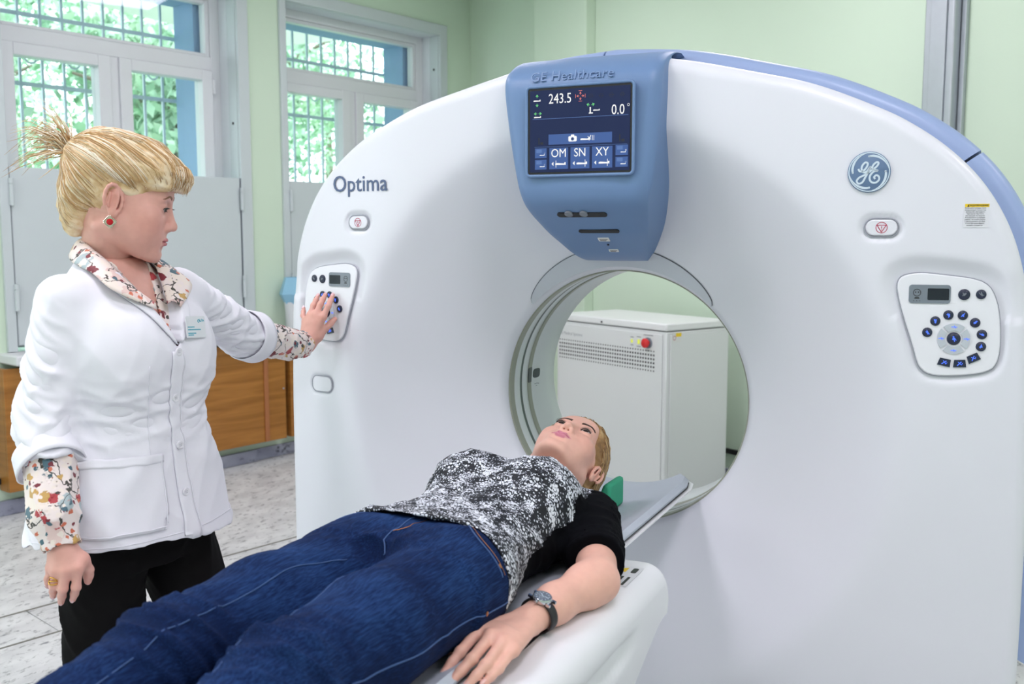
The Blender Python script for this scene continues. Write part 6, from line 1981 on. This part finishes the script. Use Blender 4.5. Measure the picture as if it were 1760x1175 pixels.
g.op(loft([(.0, 0, .012, .206, .112, 2.5), (.08, 0, .010, .198, .106, 2.5), (.16, 0, .006, .178, .100, 2.4), (.25, 0, .004, .156, .098, 2.3), (.36, 0, .006, .160, .106, 2.3), (.45, 0, .006, .170, .110, 2.4), (.54, 0, -.002, .172, .100, 2.4), (.60, 0, -.008, .150, .080, 2.3), (.64, 0, -.008, .095, .066, 2.2), (.67, 0, -.008, .07, .06, 2)]), 0)
for s in (-1, 1): g.op(ell((s * .078, .075, .445), (.082, .072, .085)), .05)
def sleeve_cut(a, b, ra, rb, t):
    """upper-arm sleeve with an open flat end"""
    a = np.array(a); b = np.array(b); e = a + (b - a) * t; d = (b - a) / np.linalg.norm(b - a)
    fn0, lo, hi = cap(a, e + d * .03, ra, rb)
    def fn(X, Y, Z): return np.maximum(fn0(X, Y, Z), (X - e[0]) * d[0] + (Y - e[1]) * d[1] + (Z - e[2]) * d[2])
    return fn, lo, hi
g.op(sleeve_cut(SH_ + np.array((.02, 0, .0)), EL_, .062, .060, .74), .03)
g.op(sleeve_cut(far[0] - np.array((.02, 0, 0)), far[1], .062, .060, .74), .03)
X, Y, Z = g.grid()
sh = np.maximum(g.F, -(g.F + .007))
hemz = .072 - .012 * np.cos(X * 20) - .02 * np.clip((-X - .12) / .08, 0, 1)
sh = np.maximum(sh, hemz - Z)
sh = np.maximum(sh, np.sqrt(X ** 2 + (Y + .0) ** 2) * 0 + Z - (.652 - .22 * np.clip(Y + .01, -.1, .2)))
g.F = sh.astype(np.float32)
V, F = g.mesh(3); N_ = normals(V, F)
body_m = np.clip((.19 - np.abs(V[:, 0])) / .03, 0, 1)
V = folds(V, N_, 1., [(30, 22, 18, .004), (-22, 18, 30, .004), (14, 10, 50, .0035)], 15, body_m)
V = folds(V, N_, 1., [(30, 30, 55, .003), (50, -20, 30, .003)], 16, 1 - body_m)
V[:, 1] = np.maximum(V[:, 1], -.099)
c = V[F].mean(1)
front_m = (c[:, 1] > np.interp(c[:, 2], [.05, .2, .35, .5, .6], [-.055, -.01, .02, .035, .02])) & (np.abs(c[:, 0]) < np.interp(c[:, 2], [.05, .2, .4, .52, .58, .66], [.24, .2, .175, .165, .152, .14]))
top = fast_mesh('patterned_top', V, F, [M_BLK, M_SNAKE], patient, mi=front_m.astype(int)); top['label'] = 'short-sleeved top with snakeskin print front and black sides'
# ---- jeans
def m_denim():
    m, nt, b = nmat('blue_denim')
    N, L = nt.nodes, nt.links
    tc = N.new('ShaderNodeTexCoord')
    mp = N.new('ShaderNodeMapping'); mp.inputs['Scale'].default_value = (420, 420, 34); L.new(tc.outputs['Object'], mp.inputs[0])
    n1 = N.new('ShaderNodeTexNoise'); n1.inputs['Scale'].default_value = 1.; n1.inputs['Detail'].default_value = 3; L.new(mp.outputs[0], n1.inputs[0])
    n2 = N.new('ShaderNodeTexNoise'); n2.inputs['Scale'].default_value = 7; n2.inputs['Detail'].default_value = 3; L.new(tc.outputs['Object'], n2.inputs[0])
    r = ramp(nt, [(.25, srgb(7, 15, 38)), (.48, srgb(16, 35, 74)), (.75, srgb(42, 74, 126))])
    ad = N.new('ShaderNodeMath'); ad.operation = 'MULTIPLY_ADD'; ad.inputs[1].default_value = .5
    L.new(n1.outputs[0], ad.inputs[0])
    hf = N.new('ShaderNodeMath'); hf.operation = 'MULTIPLY'; hf.inputs[1].default_value = .5; L.new(n2.outputs[0], hf.inputs[0]); L.new(hf.outputs[0], ad.inputs[2])
    L.new(ad.outputs[0], r.inputs[0]); L.new(r.outputs[0], b.inputs['Base Color']); b.inputs['Roughness'].default_value = .9; b.inputs['Specular IOR Level'].default_value = .12
    bp = N.new('ShaderNodeBump'); bp.inputs['Strength'].default_value = .25; bp.inputs['Distance'].default_value = .001; L.new(n1.outputs[0], bp.inputs['Height']); L.new(bp.outputs[0], b.inputs['Normal'])
    return m
M_DENIM = m_denim(); M_THREAD = mat('light_thread', srgb(58, 88, 138), .7, var=.1); M_COPPER = mat('copper_rivet', srgb(190, 130, 86), .3, metal=.9, var=0)
g = Field((-.24, -.13, -.84), (.24, .17, .2), .0052)
g.op(loft([(-.03, 0, .0, .184, .100, 2.5), (.05, 0, .002, .187, .102, 2.5), (.12, 0, .0, .176, .098, 2.4), (.2, 0, .0, .155, .092, 2.3)]), 0)
for s in (-1, 1):
    g.op(cap((s * .092, .004, .04), (s * .099, .012, -.22), .097, .088), .03)
    g.op(cap((s * .099, .012, -.22), (s * .100, .030, -.44), .088, .070), .03)
    g.op(cap((s * .100, .030, -.44), (s * .104, -.030, -.80), .070, .056), .03)
g.op(ell((0, .115, -.09), (.010, .022, .08)), .03, 's')
X, Y, Z = g.grid(); g.F = np.maximum(g.F, -.82 - Z).astype(np.float32)
V, F = g.mesh(2); N_ = normals(V, F)
kn = np.exp(-((V[:, 2] + .45) / .09) ** 2); cr = np.exp(-((V[:, 2] + .02) / .07) ** 2) * np.exp(-(V[:, 0] / .10) ** 2)
V = folds(V, N_, 1., [(24, 16, 70, .009), (-30, 14, 55, .007), (16, 30, 90, .005)], 17, kn)
V = folds(V, N_, 1., [(50, 10, 35, .005), (-50, 10, 35, .005)], 18, cr)
V = folds(V, N_, 1., [(18, 10, 12, .003), (26, -12, 20, .002)], 19, .8)
V[:, 1] = np.maximum(V[:, 1], -.100)
jeans = fast_mesh('jeans', V, F, M_DENIM, patient); jeans['label'] = 'dark blue denim jeans'
jtree = bvh(V, F)
def jline(pts, name, m, r=.0011, off=.0006, sub=8, dash=False):
    P_ = []
    for p in smooth_poly(pts, sub, closed=False):
        d = Vector((p[0] - (.095 if p[0] > 0 else -.095) * (1 if p[2] < -.05 else .4), p[1], 0))
        d = d.normalized() if d.length > 1e-6 else Vector((0, 1, 0))
        h, n_, i_, dd_ = jtree.find_nearest(Vector(p))
        P_.append(h + n_ * off)
    mb = MB(); mb.tube(P_, r, 5); return mb.build(name, m, jeans, smooth=True)
for s in (-1, 1):
    jline([(s * .19, -.02, .08), (s * .2, -.01, -.05), (s * .2, .0, -.2), (s * .18, .01, -.4), (s * .165, .0, -.6), (s * .16, -.02, -.78)], 'side_seam', M_THREAD, .0014, .0002)
    jline([(s * .085, .11, .13), (s * .115, .105, .075), (s * .15, .085, .045), (s * .185, .03, .04)], 'pocket_seam', M_THREAD, .0014)
    jline([(s * .092, .11, .13), (s * .121, .105, .082), (s * .154, .085, .054), (s * .187, .03, .05)], 'pocket_stitching', M_COPPER, .0006)
    for p in ((s * .180, .045, .046), (s * .192, -.01, -.02)):
        h, n_, i_, dd_ = jtree.find_nearest(Vector(p)); mb = MB(); mb.lathe([(.0042, -.001), (.0042, .0012), (.002, .002)], 12, 0, Matrix.Translation(h) @ n_.to_track_quat('Z', 'Y').to_matrix().to_4x4()); mb.build('rivet', M_COPPER, jeans, auto=50)
    jline([(s * .012, .09, -.10), (s * .05, .09, -.2), (s * .052, .085, -.34), (s * .06, .08, -.45), (s * .07, .03, -.7)], 'inner_seam', M_THREAD, .001)
jline([(0, .11, .13), (.002, .11, .07), (0, .105, .01), (0, .09, -.06)], 'fly_seam', M_THREAD, .0013)
jline([(-.022, .11, .13), (-.024, .11, .07), (-.016, .108, .025), (0, .105, .0)], 'fly_stitching', M_COPPER, .0006)
# feet in socks
for s in (-1, 1):
    g = Field((s * .11 - .07, -.12, -.96), (s * .11 + .08, .17, -.78), .006)
    g.op(cap((s * .104, -.03, -.78), (s * .106, -.05, -.86), .042, .04), 0); g.op(cap((s * .106, -.055, -.87), (s * .122, .10, -.92), .04, .032), .03)
    V, F = g.mesh(1); V[:, 1] = np.maximum(V[:, 1], -.100); fast_mesh('sock', V, F, mat('sock_grey', srgb(150, 152, 160), .9, var=.06), patient)

# ---- wristwatch
wa = W_ + (EL_ - W_) * .16; ax = Vector((EL_ - W_)).normalized(); up = Vector((-.28, 1, .1)); up = (up - ax * up.dot(ax)).normalized(); sd = ax.cross(up)
Mw_ = Matrix(((sd.x, ax.x, up.x, wa[0]), (sd.y, ax.y, up.y, wa[1]), (sd.z, ax.z, up.z, wa[2]), (0, 0, 0, 1)))
watch = bpy.data.objects.new('wristwatch', None); link(watch, patient); watch.empty_display_size = .02
watch['label'] = 'silver wristwatch on black strap'
R_w = .0315
rows_ = []
for t in (-1, -.5, .5, 1):
    rows_.append([Mw_ @ Vector(((R_w + .002) * math.sin(a), t * .009, (R_w - .001) * math.cos(a))) for a in np.linspace(.35, 2 * PI - .35, 40)])
sheet('strap', rows_, mat('black_leather', (.014, .014, .017), .5, var=.1), watch, .003)
Mc = Mw_ @ Matrix.Translation((0, 0, R_w - .002))
mb = MB(); mb.lathe([(.0165, 0), (.0178, .002), (.0178, .007), (.0160, .0092), (.0148, .0092), (.0145, .0082), (.0005, .0082)], 36, 0, Mc)
for (a, b_) in ((-1, -1), (-1, 1), (1, -1), (1, 1)): mb.box((a * .0195 - .004, b_ * .009 - .002, .0), (a * .0195 + .004, b_ * .009 + .002, .005), 0, Mc)
mb.lathe([(.0028, 0), (.0028, .005)], 10, 0, Mc @ Matrix.Translation((0, -.0175, .0045)) @ Matrix.Rotation(PI / 2, 4, 'X'))
mb.build('watch_case', mat('watch_steel', srgb(200, 204, 210), .18, metal=1., var=0), watch, auto=40)
mb = MB(); mb.lathe([(.0146, .0083), (.0005, .0084)], 36, 0, Mc)
for k in range(12): mb.box((-.0005, .0105, .0085), (.0005, .0132, .0088), 1, Mc @ Matrix.Rotation(k * PI / 6, 4, 'Z'))
mb.box((-.0006, -.002, .0089), (.0006, .0085, .0092), 1, Mc @ Matrix.Rotation(.9, 4, 'Z')); mb.box((-.0005, -.002, .0089), (.0005, .0115, .0092), 1, Mc @ Matrix.Rotation(-1.4, 4, 'Z'))
for (xx, yy) in ((-.005, 0), (.005, 0), (0, -.006)):
    n = 16; o_, i_ = circ(.0032, n, xx, yy), circ(.0027, n, xx, yy); mb.add([Mc @ Vector((p[0], p[1], .0087)) for p in o_ + i_], [(k, (k + 1) % n, n + (k + 1) % n, n + k) for k in range(n)], 1)
mb.build('watch_dial', [mat('dial_grey', srgb(120, 128, 142), .3, metal=.4, var=.05), M_EMBW], watch, auto=40)
